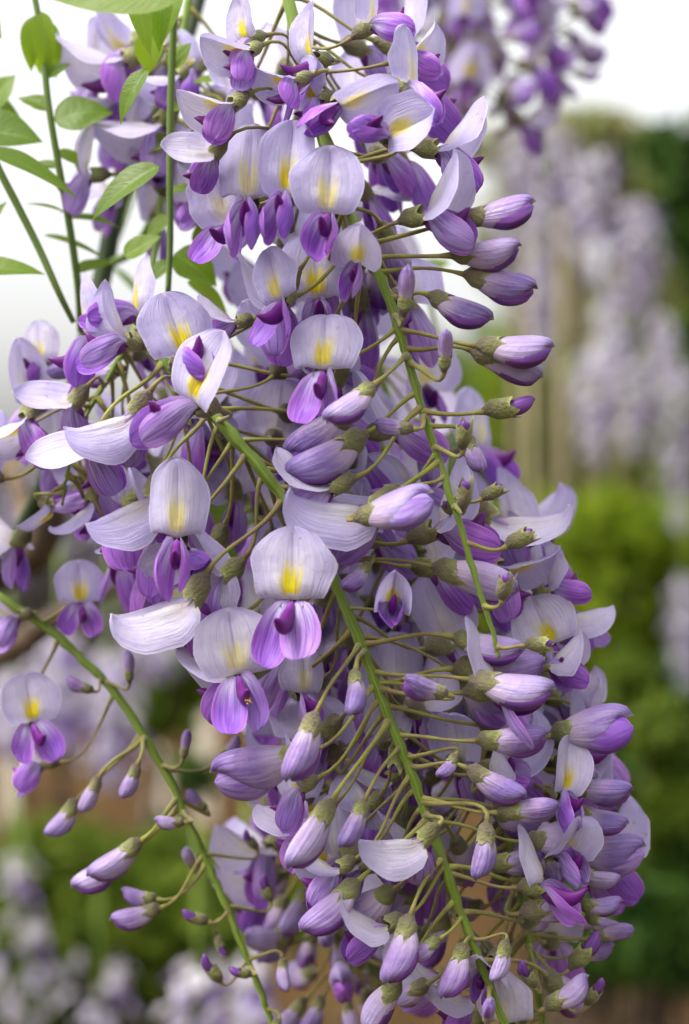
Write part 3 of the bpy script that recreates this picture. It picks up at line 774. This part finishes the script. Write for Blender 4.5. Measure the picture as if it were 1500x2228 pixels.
# 7: shaded flowers among the leaves of the upper corner
r7 = Raceme('wisteria_raceme', [(430, -80, .525), (400, 60, .52), (385, 200, .515), (372, 330, .512), (368, 430, .51)],
            'short raceme of wilting grey-violet flowers among the green leaves', 'racemes of the near wisteria', 1.2, .7)
r7.H(275, 130, 130, 75, 190, 190, .0, .3, 'H', 'splay', .51)
r7.H(290, 100, 170, 25, 150, 120, -.2, .2, 'O', 'tuck', .52)
r7.H(390, 165, 290, 165, 300, 245, .1, .3, 'H', 'tuck', .50)
r7.H(355, 265, 205, 262, 300, 360, .0, .2, 'H', 'bag', .505)
r7.H(260, 215, 170, 205, 210, 290, .0, .2, 'H', 'bag', .515)
r7.H(345, 400, 330, 365, 385, 490, -.1, .4, 'H', 'bag', .51)
r7.H(250, 240, 180, 250, 150, 300, .0, .1, 'H', 'splay', .53)

r7.H(455, 430, 400, 380, 400, 490, .0, .3, 'H', 'bag', .50)
r7.H(430, 150, 395, 80, 400, 230, -.1, .3, 'N', 'bag', .515)
r7.H(470, 260, 400, 290, 440, 350, -.1, .3, 'H', 'splay', .512)
r7.fill(.25, .95, 20, [(0, ['H', 'O', 'N'])], (19, 17), front=False, avoid=45, mask=False, sc=.95)

# 8: blurred raceme at the top against the white sky
r8 = Raceme('wisteria_raceme', [(1090, -260, 0.800), (1120, -120, 0.800), (1150, 40, 0.795), (1170, 160, 0.790), (1182, 290, 0.785), (1190, 380, 0.780)],
            'soft raceme hanging against the white sky, dark thin buds along its edge', 'racemes of the near wisteria', 1.2, .6)
for a in ((1240, 40, 1310, 10, 0, 'L', 0.780), (1225, 60, 1268, 92, 0, 'M', 0.785), (1245, 158, 1312, 166, 0, 'M', 0.780), (1215, 165, 1255, 215, 0, 'M', 0.775), (1195, 125, 1215, 165, 0, 'M', 0.790),
          (1100, 220, 1060, 255, 0, 'M', 0.780), (1115, 270, 1075, 300, 0, 'S', 0.780), (1150, 60, 1140, 100, 0, 'M', 0.780), (1120, 185, 1135, 215, 0, 'S', 0.780), (1260, 20, 1300, 60, 0, 'M', 0.790)):
    r8.B(*a)
r8.H(1090, 150, 1060, 90, 1115, 200, 0, .4, 'H', 'bag', 0.790)
r8.H(1195, 30, 1200, -40, 1180, 90, 0, .5, 'O', 'bag', 0.790)
r8.fill(.10, .50, 18, [(0, ['O', 'N', 'H']), (.45, ['H', 'X', 'L'])], (24, 20), front=True, avoid=30, mask=False)
r9 = Raceme('wisteria_raceme', [(960, -260, 0.780), (985, -100, 0.780), (1010, 60, 0.775), (1028, 160, 0.770), (1036, 230, 0.770), (1040, 280, 0.770)],
            'soft crowded raceme behind the yellow-marked flowers at the top', 'racemes of the near wisteria', 1.2, .6)
r9.fill(.10, .92, 44, [(0, ['O', 'N', 'H']), (.6, ['H', 'X'])], (26, 18), front=True, avoid=10, mask=False)
r10 = Raceme('wisteria_raceme', [(700, 300, .56), (760, 560, .555), (830, 820, .55), (900, 1060, .545), (960, 1300, .54), (1010, 1500, .535)],
             'soft shaded raceme hidden behind the middle of the near flowers', 'racemes of the near wisteria', 1.3, .8)
r10.fill(.12, .98, 60, [(0, ['O', 'N', 'H']), (.7, ['H', 'X', 'L'])], (24, 20), front=True, avoid=10)
r11 = Raceme('wisteria_raceme', [(430, 560, .555), (480, 760, .55), (530, 980, .548), (560, 1150, .545), (590, 1300, .545)],
             'soft shaded raceme behind the flower whose banner tips sideways', 'racemes of the near wisteria', 1.3, .8)
r11.fill(.25, .98, 34, [(0, ['O', 'N', 'H']), (.7, ['H', 'X', 'L'])], (22, 18), front=True, avoid=10)

# ------------------------------------------------------------------ vine, shoots and leaves
def tube_obj(name, pts, radii, mat, parent, origin, sides=10, sub=6):
    path = catmull([P(*p) if not isinstance(p, Vector) else p for p in pts], sub)
    n = len(path); m = len(radii) - 1
    rad = []
    for i in range(n):
        f = i / (n - 1) * m; k = min(int(f), m - 1); rad.append((radii[k] * (1 - f + k) + radii[k + 1] * (f - k)) * .001)
    v, fc, u = tube_data([p - origin for p in path], rad, sides)
    return new_obj(name, mesh_from(name, v, fc, mat, u), parent)

def leaf_mesh(L, Wd, bend, fold, seed, twist=0.0):
    nz = bump_noise(seed)
    pk = (.62 / 1.72) ** .62 * (1.1 / 1.72) ** 1.1
    def fn(u, v):
        w = Wd * (v ** .62) * ((1 - v) ** 1.1) / pk
        a = u * w * (1 + .05 * nz(v * 6))
        ang = bend * v
        y = L * (math.sin(ang) / bend if abs(bend) > .01 else v); z = -L * ((1 - math.cos(ang)) / bend if abs(bend) > .01 else 0)
        h = abs(a) * fold + .05 * Wd * nz(v * 4 + u * 2) + .03 * Wd * math.sin(v * 40) * abs(u) * (1 - abs(u))
        tw = twist * v
        return (a * math.cos(tw) - h * math.sin(tw), y, z + h * math.cos(tw) + a * math.sin(tw))
    return sheet('leaflet', fn, 10, 16, M['leaf'], vs=lambda v: v)

def leaflet(parent, origin, bx, by, tx, ty, wpx, d, t=0.1, face=.6, bend=.5, fold=.25, seed=0, stalk_from=None, twist=0.0):
    """blade from (bx, by) to (tx, ty), wpx wide, face: how much of its upper side is turned to the viewer"""
    base = P(bx, by, d); Y = img_vec(tx - bx, ty - by, t)
    L = math.hypot(tx - bx, ty - by) * math.sqrt(1 + t * t) * MMPX(d) * (1 + bend * bend * .06)
    U = Vector((0, -face, 1 - abs(face) * .6)); Z = U - Y * U.dot(Y)
    if Z.length < .1: Z = Vector((1, -1, 0)) - Y * (Y.x - Y.y)
    Z.normalize(); X = Y.cross(Z)
    o = new_obj('leaflet', leaf_mesh(L, wpx * MMPX(d) * .38 / max(.5, abs(face)) ** .5, bend, fold, seed, twist), parent)
    o.matrix_local = Matrix.Translation(base - origin) @ Matrix((X, Y, Z)).transposed().to_4x4()
    if stalk_from:
        a = P(*stalk_from); mid = a.lerp(base, .5) + Vector((0, 0, -.002))
        v, f, u = tube_data([p - base for p in catmull([a, mid, base + Y * .001], 4)], [.0007] * 9, 6)
        s = new_obj('leaf_stalk', mesh_from('leaf_stalk', v, f, M['shoot'], u), o)
        s.matrix_parent_inverse = o.matrix_local.inverted() @ Matrix.Translation(base - origin)
    return o

def shoot(name, pts, radii, label, leaves, mat='shoot', cat='shoot', group='leafy shoots of the near wisteria'):
    origin = P(*pts[0]); root = new_obj(name, None, None, label, cat, group); root.location = origin; root.empty_display_size = .01
    tube_obj('stem', pts, radii, M[mat], root, origin, 8)
    for i, lf in enumerate(leaves):
        leaflet(root, origin, *lf[:5], *lf[5:], seed=i * 7 + len(name) + len(label))
    return root

def L_(bx, by, tx, ty, w, d, t=.1, face=.6, bend=.5, fold=.25): return (bx, by, tx, ty, w, d, t, face, bend, fold)

vine_o = P(430, -60, .60)
vine = new_obj('wisteria_vine', None, None, 'thick dark green climbing stem running down behind the leaves and pale flowers', 'vine'); vine.location = vine_o
tube_obj('stem', [(470, -160, .60), (420, 40, .59), (360, 200, .58), (290, 360, .575), (250, 470, .57), (228, 580, .57), (195, 720, .57), (170, 820, .575), (130, 960, .58), (85, 1080, .59), (20, 1200, .60), (-120, 1420, .62)], [2.6, 2.8, 3.0, 3.2, 3.0, 2.9], M['stem'], vine, vine_o)
tube_obj('side_stem', [(220, 580, .57), (290, 545, .565), (340, 450, .56), (350, 380, .555), (368, 300, .55)], [1.4, 1.2, .8], M['shoot'], vine, vine_o, 8)
tube_obj('side_stem', [(215, 640, .57), (320, 760, .565), (430, 820, .555), (560, 850, .55)], [1.6, 1.3, 1.0], M['stem'], vine, vine_o, 8)
wood_o = P(-80, 1500, .9)
branch = new_obj('wisteria_branch', None, None, 'old brown woody branch with forks behind the slim budded raceme', 'branch'); branch.location = wood_o
tube_obj('limb', [(-300, 1330, .92), (-60, 1260, .9), (40, 1225, .88), (95, 1165, .87), (120, 1060, .86), (150, 900, .86)], [14, 11, 10, 8, 5], M['wood'], branch, wood_o)
tube_obj('limb', [(-250, 1620, .86), (-40, 1450, .84), (60, 1390, .83), (120, 1345, .82), (260, 1270, .84), (420, 1210, .86)], [8, 6.5, 6, 4, 3], M['wood'], branch, wood_o)
tube_obj('limb', [(30, 1235, .88), (60, 1160, .9), (40, 1060, .92), (0, 960, .94)], [6, 5, 4], M['wood'], branch, wood_o)
tube_obj('limb', [(380, 860, .60), (470, 960, .57), (530, 1050, .552), (575, 1150, .548), (640, 1260, .55)], [1.3, 2.0, 1.9, 1.2], M['wood'], branch, wood_o)

shoot('leafy_shoot', [(60, -80, .50), (88, 60, .50), (105, 220, .50), (128, 360, .502), (150, 480, .505), (170, 620, .51), (176, 720, .52)], [.9, 1.0, 1.1, 1.1],
      'slender green shoot with a drooping cluster of young leaves near its top', [
      L_(92, 25, 106, 168, 56, .498, .1, .7, .5), L_(78, 35, 52, 152, 50, .502, .0, .5, .6), L_(104, 45, 128, 168, 40, .51, .0, .4, .4), L_(80, 30, 82, 160, 50, .506, -.1, .6, .4),
      L_(118, 262, 240, 218, 120, .497, .1, .85, .7, .1), L_(140, 462, 55, 428, 22, .50, .1, .35, .4), L_(150, 475, 262, 468, 44, .51, -.1, .4, .5), L_(110, 240, 40, 200, 56, .505, 0, .6, .4), L_(122, 330, 200, 360, 46, .505, .1, .5, .4), L_(128, 365, 60, 350, 40, .505, 0, .5, .4), L_(165, 590, 245, 560, 44, .51, 0, .6, .4), L_(100, 170, 150, 130, 50, .50, 0, .6, .4)])
shoot('leafy_shoot', [(-80, 180, .49), (-10, 350, .49), (40, 450, .49), (85, 540, .49), (130, 640, .49), (160, 700, .495)], [1.0, 1.1, 1.0, .8],
      'straight bare green shoot slanting past a long narrow leaf', [
      L_(-40, 325, 182, 388, 62, .485, .1, .5, .5), L_(-70, 588, 96, 572, 70, .48, .1, .6, .4), L_(-60, 280, 95, 296, 130, .50, .1, .8, .3), L_(-60, 215, 48, 238, 80, .52, .0, .6, .4), L_(-30, 240, 28, 155, 90, .52, .0, .7, .3), L_(95, 512, 240, 540, 30, .51, 0, .4, .4), L_(-40, 510, 6, 430, 40, .50, 0, .6, .4)])
shoot('leafy_shoot', [(385, -80, .475), (378, 60, .478), (372, 220, .48), (370, 380, .482), (371, 520, .484), (366, 640, .486)], [1.0, 1.0, .9, .8],
      'thin upright green shoot topped with pointed young leaves', [
      L_(285, -45, 332, 122, 62, .462, .2, .8, .3, .35), L_(352, -40, 345, 112, 56, .466, .1, .6, .3, .3), L_(392, -30, 338, 102, 58, .470, .1, .7, .4, .3), L_(330, 70, 318, 160, 66, .48, 0, .6, .3),
      L_(372, 150, 412, 88, 58, .48, 0, .6, .3), L_(322, 150, 240, 252, 52, .458, .2, .5, .7), L_(348, 362, 184, 446, 84, .468, .2, .6, .6), L_(272, 560, 348, 506, 66, .49, .1, .7, .3),
      L_(380, 552, 478, 612, 110, .495, .1, .7, .4), L_(408, 612, 518, 668, 52, .50, .0, .5, .7), L_(426, 534, 440, 472, 26, .50, 0, .6, .3), L_(420, 180, 560, 160, 46, .50, 0, .45, .4), L_(372, 300, 300, 330, 60, .50, 0, .6, .4), L_(371, 470, 310, 520, 50, .50, .1, .6, .4), L_(370, 240, 440, 205, 56, .495, .1, .6, .4), L_(371, 420, 425, 400, 40, .495, .1, .5, .4), L_(370, 570, 320, 610, 46, .50, .1, .6, .4)])
shoot('leafy_shoot', [(560, -160, .42), (420, -90, .415), (300, -60, .41), (100, -70, .41), (-120, -60, .41)], [1.0, 1.0, .9, .7],
      'arching shoot at the very top with one broad bright green leaf', [
      L_(410, -25, 92, -22, 185, .405, .0, .9, .15, .06), L_(-90, -50, 8, 76, 90, .405, .0, .8, .3)])
shoot('leafy_shoot', [(320, 330, .62), (280, 460, .62), (235, 570, .62), (200, 650, .62)], [.8, .8, .7],
      'pale thin shoot crossing behind the dark climbing stem', [L_(300, 640, 240, 560, 30, .62, 0, .3, .3)])
shoot('leafy_shoot', [(880, 520, .60), (930, 640, .60), (960, 760, .60)], [.8, .8, .6],
      'soft green leafy shoot glimpsed between the flowers and long violet buds', [L_(880, 540, 860, 640, 60, .6, 0, .8, .3), L_(900, 600, 980, 560, 60, .61, 0, .7, .3), L_(560, 960, 640, 975, 46, .60, 0, .7, .3), L_(890, 1300, 900, 1400, 40, .60, 0, .7, .3)])

# ------------------------------------------------------------------ the garden behind
g = 60.0
gn = 24
gv, gf = [], []
for j in range(gn + 1):
    for i in range(gn + 1):
        x = -g + 2 * g * i / gn; y = -20 + 140 * j / gn
        gv.append((x, y, .03 * math.sin(x * .7) * math.cos(y * .5) - .03))
for j in range(gn):
    for i in range(gn): gf.append((j * (gn + 1) + i, j * (gn + 1) + i + 1, (j + 1) * (gn + 1) + i + 1, (j + 1) * (gn + 1) + i))
new_obj('ground', mesh_from('ground', gv, gf, M['ground']), None, 'brown bark mulch ground of the garden', None, None, 'structure')

F_LIME = m_foliage('lime_foliage', (.09, .15, .008), (.23, .29, .018))
F_MID = m_foliage('mid_foliage', (.045, .085, .008), (.13, .17, .018))
F_DARK = m_foliage('dark_foliage', (.012, .035, .006), (.05, .10, .012), .25)
F_OLIVE = m_foliage('olive_foliage', (.13, .15, .045), (.25, .25, .10))

def foliage_mesh(name, mat, blobs, n, size, seed, shell=.45):
    """leaf blades spread through overlapping lumps (x, y, z, rx, ry, rz)"""
    r = np.random.default_rng(seed)
    vol = np.array([b[3] * b[4] * b[5] for b in blobs]) ** .7; pick = r.choice(len(blobs), n, p=vol / vol.sum())
    b = np.array(blobs)[pick]
    d = r.normal(size=(n, 3)); d /= np.linalg.norm(d, axis=1)[:, None]
    rad = (shell + (1 - shell) * r.random(n) ** .5)[:, None] * (1 + .16 * np.sin(d[:, :1] * 7 + d[:, 2:] * 9 + b[:, :1] * 5))
    c = b[:, :3] + d * b[:, 3:] * rad
    a = r.normal(size=(n, 3)) + np.array([0, 0, -.4]); a /= np.linalg.norm(a, axis=1)[:, None]
    nb = d * .7 + r.normal(size=(n, 3)) * .7 + np.array([0, 0, .35]); w = np.cross(a, nb); w /= np.linalg.norm(w, axis=1)[:, None]
    s = (size * (.6 + .8 * r.random(n)))[:, None]
    nn = np.cross(w, a)
    v = np.stack([c - a * s, c + w * s * .42 + nn * s * .1, c + a * s - nn * s * .15, c - w * s * .42 + nn * s * .1], 1).reshape(-1, 3)
    f = np.arange(n * 4).reshape(-1, 4)
    m = bpy.data.meshes.new(name); m.from_pydata(v.tolist(), [], f.tolist()); m.materials.append(mat); m.update()
    return m

def plant(name, label, cat, px, py_top, d, blobs_px, mat, n, size, seed, group=None, foot=None, trunk=.014, part='foliage', mat2=None, n2=0):
    """blobs_px: (photo x, photo y, rx px, ry px, ddepth); stems go down to the ground"""
    base = P(px, 0, d); base.z = 0
    root = new_obj(name, None, None, label, cat, group); root.location = base
    s = K * d
    bl = []
    for x, y, rx, ry, dd in blobs_px:
        c = P(x, y, d + dd); bl.append((c.x - base.x, c.y - base.y, c.z, rx * s, (rx + ry) * .5 * s, ry * s))
    new_obj(part, foliage_mesh(part, mat, bl, n, size, seed), root, kind='stuff')
    if mat2: new_obj('blossom', foliage_mesh('blossom', mat2, bl, n2, size * .7, seed + 3, .75), root, kind='stuff')
    rr = random.Random(seed)
    vs, fs = [], []
    for k, b in enumerate(bl):
        q = Vector((b[0], b[1], b[2])); f0 = Vector((rr.uniform(-.02, .02), rr.uniform(-.02, .02), -.05))
        mid = f0.lerp(q, .5) + Vector((rr.uniform(-.1, .1), rr.uniform(-.1, .1), .1))
        pts = catmull([f0, mid, q], 5); m_ = len(pts)
        a, c, _ = tube_data(pts, [trunk * (1 - .7 * i / (m_ - 1)) for i in range(m_)], 7)
        o = len(vs); vs += a; fs += [tuple(x + o for x in f) for f in c]
    new_obj('trunk', mesh_from('trunk', vs, fs, M['wood']), root)
    return root

def far_raceme(px, y0, y1, wpx, d, label, seed, group='racemes of the far wisteria', n=None):
    """a raceme farther off: rachis and blossoms joined, each blossom a pair of banner and wing blades"""
    a, b = P(px, y0, d), P(px + 6, y1, d)
    root = new_obj('wisteria_raceme', None, None, label, 'raceme', group); root.location = a
    L = (a - b).length; s = K * d
    v, f, u = tube_data([Vector((0, 0, .10)), Vector((0, 0, 0)), (b - a) * .5, b - a], [.0016, .0016, .0013, .0007], 6)
    new_obj('rachis', mesh_from('rachis', v, f, M['rachis'], u), root)
    r = random.Random(seed); vs, fs = [], []
    n = n or int(30 + L * 190)
    for i in range(n):
        t = (i + r.random()) / n; g = i * 2.4 + r.uniform(-.4, .4)
        rad = wpx * .5 * s * (math.sin(math.pi * min(1, .18 + .8 * t)) ** .6) * r.uniform(.45, 1.05)
        out = Vector((math.cos(g), math.sin(g), 0)); c = (b - a) * t + out * rad + Vector((0, 0, -rad * .3))
        sz = (.0105 if t < .75 else .007) * r.uniform(.8, 1.15)
        up = (Vector((0, 0, 1)) + Vector((r.uniform(-.5, .5), r.uniform(-.5, .5), 0))).normalized()
        side = out.cross(up).normalized()
        o = len(vs)      # banner: five-sided cupped blade; wings: folded kite below it
        vs += [c, c + side * sz + up * sz * .6, c + side * sz * .7 + up * sz * 1.6 - out * sz * .3, c - side * sz * .7 + up * sz * 1.6 - out * sz * .3, c - side * sz + up * sz * .6]
        fs += [(o, o + 1, o + 2, o + 3, o + 4)]
        o = len(vs)
        vs += [c + up * .001, c + out * sz + side * sz * .35 - up * sz * .3, c + out * sz * 1.3 - up * sz * 1.2, c + out * sz - side * sz * .35 - up * sz * .3]
        fs += [(o, o + 1, o + 2), (o, o + 2, o + 3)]
    new_obj('blossom', mesh_from('blossom', vs, fs, M['blossom'], None, False), root, kind='stuff')

# far wisteria tree whose racemes hang in the soft distance
plant('wisteria_tree', 'tall wisteria with several slim tan stems and thin olive leaves', 'tree', 1230, 300, 4.3,
      [(1150, 330, 120, 60, 0), (1290, 280, 110, 50, .1), (1230, 420, 120, 120, .3), (1330, 420, 90, 90, .2), (1110, 520, 90, 120, .3), (1400, 620, 90, 90, .3), (1200, 650, 110, 140, .4)], F_OLIVE, 1900, .035, 5, None, None, .014)
tb = P(1230, 0, 4.2); tb.z = 0
for i, (x, xt, w, d) in enumerate(((1158, 1150, 16, 4.0), (1228, 1222, 17, 4.15), (1285, 1275, 10, 4.3), (1345, 1340, 10, 4.2), (1125, 1120, 9, 4.35))):
    a = P(x, 0, d); a.z = -.05; o = a.copy()
    pole = new_obj('garden_pole', None, None, ['stout tan wooden pole under the far racemes', 'second stout tan pole just beside the first under the far racemes', 'thin weathered pole with a pale raceme before its top', 'thin olive pole nearest the dark tree', 'slim pole half hidden by violet buds'][i], 'pole', 'poles under the far racemes'); pole.location = o
    b = P(xt, 420 + 40 * i, d)
    v, f, u = tube_data([Vector((0, 0, 0)), (P(x, 1100, d) - o), (b - o)], [w * .5 * K * d * 1.5, w * .5 * K * d * 1.4, w * .5 * K * d * 1.2], 10)
    pm = m_plain('pole_timber_%d' % i, (.17, .145, .07), (.27, .225, .12), 9) if i == 0 else bpy.data.materials['pole_timber_0']
    new_obj('shaft', mesh_from('shaft', v, f, pm, u), pole)
    v, f, u = tube_data([b - o - Vector((0, 0, .004)), b - o + Vector((0, 0, .012))], [w * .5 * K * d * 1.5, w * .5 * K * d * 1.0], 10)
    new_obj('cap', mesh_from('cap', v, f, pm, u), pole)
for i, a in enumerate(((1120, 280, 640, 150, 3.2, 'broad dusty lilac raceme at the tree edge by the violet buds'), (1200, 270, 560, 120, 3.4, 'dusty lilac raceme below the thin sky buds'), (1295, 330, 620, 150, 3.0, 'plump pale lilac raceme in front of the dark tree'),
                        (1392, 440, 690, 105, 3.1, 'pale raceme overlapping the dark tree lower down'), (1335, 630, 870, 95, 3.0, 'narrow pale raceme hanging alone above two wide ones'), (1290, 770, 1010, 110, 3.2, 'wide greyish raceme beside the stout tan poles'),
                        (1375, 780, 1000, 120, 3.3, 'wide greyish raceme in the middle of the lowest far ones'), (1472, 790, 1150, 105, 3.1, 'longest pale raceme at the frame edge above lime bushes'),
                        (1490, 1260, 1500, 70, 3.4, 'pale raceme low down before the bright lime bush'), (1350, 1250, 1400, 90, 3.8, 'short cream raceme lying on the lime bush'), (1170, 560, 800, 80, 3.6, 'thin dusty raceme in front of the tan poles'), (1440, 690, 850, 70, 3.9, 'small bluish raceme against the dark tree foot'))):
    far_raceme(*a, seed=100 + i)
plant('dark_tree', 'dense dark green tree with rounded top under the white sky', 'tree', 1640, 250, 8.5,
      [(1420, 400, 90, 130, 0), (1375, 430, 60, 110, .1), (1400, 560, 60, 90, .1), (1530, 420, 120, 150, .2), (1640, 480, 200, 220, .4), (1460, 560, 110, 150, 0), (1580, 720, 200, 220, .2), (1450, 740, 90, 120, -.1), (1750, 700, 220, 350, .5)], F_DARK, 8500, .075, 11, None, None, .09, 'crown')
plant('lime_bush', 'bright lime green bush behind the poles', 'bush', 1330, 1080, 3.8,
      [(1180, 1180, 150, 110, .3), (1330, 1170, 160, 100, 0), (1470, 1190, 140, 110, .2), (1250, 1350, 160, 130, 0), (1420, 1350, 150, 130, .1), (1100, 1300, 150, 160, .5), (1330, 1560, 200, 160, .1)], F_LIME, 5200, .034, 12)
plant('dark_bush', 'dark green shaded bush standing on the mulch', 'bush', 1440, 1500, 3.6,
      [(1440, 1640, 130, 160, 0), (1560, 1600, 140, 200, 0), (1380, 1850, 140, 170, .1), (1520, 1880, 150, 170, 0), (1250, 1850, 130, 200, .4), (1420, 2020, 150, 120, 0), (1540, 2060, 140, 90, 0), (1300, 2030, 110, 90, .2), (1440, 1930, 130, 120, -.25), (1360, 1960, 100, 110, -.25), (1450, 2050, 120, 70, -.3), (1520, 1980, 110, 110, -.3)], F_DARK, 10000, .036, 13)  # shade low on the bush row is put into the dark leaf colour
plant('low_bush', 'mid green bush with yellowish sprays in front of the dark one', 'bush', 1420, 1500, 3.3,
      [(1430, 1590, 70, 60, 0), (1370, 1480, 60, 60, .2), (1460, 1750, 60, 70, 0), (1390, 1830, 50, 50, 0)], F_MID, 620, .032, 14)
plant('light_bush', 'loose light green bush seen between the slim poles', 'bush', 1300, 700, 6.0,
      [(1160, 860, 110, 150, 0), (1270, 960, 120, 130, .2), (1420, 880, 110, 120, .1), (1470, 1010, 120, 130, 0), (1350, 1050, 140, 120, .2), (1430, 650, 70, 60, 0)], F_LIME, 2600, .05, 19)
plant('back_hedge', 'long mid green hedge far behind everything', 'hedge', 500, 1000, 14.0,
      [(-150, 1200, 170, 150, 0), (100, 1190, 170, 150, 0), (330, 1180, 170, 160, .3), (560, 1120, 180, 190, .2), (780, 1060, 180, 240, 0), (980, 1000, 180, 300, .2), (1150, 960, 170, 330, .3), (200, 1330, 300, 100, 0), (600, 1330, 320, 120, 0), (1000, 1300, 300, 140, 0), (1400, 1250, 300, 200, 0)], F_MID, 9000, .10, 15)
# pale flowering wisteria beyond the woody branch
plant('wisteria_bush', 'pale flowering wisteria mass beyond the brown woody branch', 'bush', 150, 1000, 3.4,
      [(20, 1130, 130, 130, 0), (190, 1250, 130, 110, .1), (-60, 1300, 130, 150, 0), (330, 1330, 110, 110, .2), (90, 1480, 150, 120, .1)], F_OLIVE, 900, .04, 16, None, None, .02, 'foliage', M['blossom'], 1500)
for i, a in enumerate(((130, 1400, 1640, 120, 1.5, 'soft lilac raceme behind the open yellow-eyed flower with pink wings'), (240, 1430, 1720, 130, 1.7, 'soft lilac raceme behind the upright small bud'), (20, 1480, 1650, 110, 1.6, 'soft violet raceme beneath the brown branch'), (330, 1330, 1480, 110, 1.9, 'faint cream raceme above the green leaves by the slim raceme'))):
    far_raceme(*a, seed=200 + i, group='racemes behind the slim raceme')
plant('leafy_shrub', 'green leafy shrub growing low behind the slim budded raceme', 'shrub', 300, 1800, 2.3,
      [(120, 1900, 150, 90, 0), (330, 1900, 150, 90, .1), (260, 2020, 200, 110, 0), (430, 1980, 90, 110, .1), (20, 2000, 130, 110, .1), (120, 2120, 170, 110, .1), (330, 2130, 150, 120, .1), (400, 1440, 110, 70, .5), (350, 1540, 100, 60, .5), (660, 1990, 60, 60, .4)], F_MID, 2000, .04, 17, None, None, .012)
plant('dark_shrub', 'dark green shrub with leaves at the foot of the leafy one', 'shrub', 150, 1950, 2.6,
      [(60, 2160, 170, 110, 0), (260, 2160, 130, 90, 0), (830, 2060, 120, 100, 1.2), (420, 1690, 60, 50, 1.5)], F_DARK, 900, .045, 18, None, None, .012)
for i, a in enumerate(((50, 1990, 2250, 200, 2.0, 'lilac raceme trailing over the dark low shrub'), (215, 2080, 2300, 190, 2.0, 'short lilac raceme trailing by the green leaves'), (430, 2090, 2300, 170, 1.3, 'pale pinkish raceme low beneath the slim budded stem'), (535, 2100, 2320, 90, 1.1, 'bluish raceme crossing behind the slim stem foot'), (40, 1870, 1960, 70, 2.0, 'small faded raceme at the top of the low shrubs'))):
    far_raceme(*a, seed=300 + i, group='racemes over the low shrubs', n=(22, 16, 14, 14, 8)[i])
for i, (x, y0, y1, d, lab) in enumerate(((30, 1560, 1800, 8.5, 'pale timber stake standing in mulch under pink flower'), (345, 1640, 1800, 8.0, 'whiter timber stake standing in mulch behind the slim raceme'), (445, 1480, 1700, 9.0, 'grey-tan timber stake with dark shrub at its foot'))):
    a = P(x, 0, d); a.z = -.08; top = P(x, y0, d); o = new_obj('garden_stake', None, None, lab, 'stake', 'timber stakes on the mulch'); o.location = a
    hw = 22 * K * d; H_ = top.z - a.z
    vs = [(sx * hw, sy * hw, z) for z in (0, H_) for sx, sy in ((-1, -1), (1, -1), (1, 1), (-1, 1))] + [(0, 0, H_ + hw * .6)]
    fs = [(0, 1, 5, 4), (1, 2, 6, 5), (2, 3, 7, 6), (3, 0, 4, 7), (3, 2, 1, 0)]
    new_obj('shaft', mesh_from('shaft', vs[:8], fs, M['stake'], None, False), o)
    new_obj('point', mesh_from('point', [vs[4], vs[5], vs[6], vs[7], vs[8]], [(0, 1, 4), (1, 2, 4), (2, 3, 4), (3, 0, 4)], M['stake'], None, False), o)
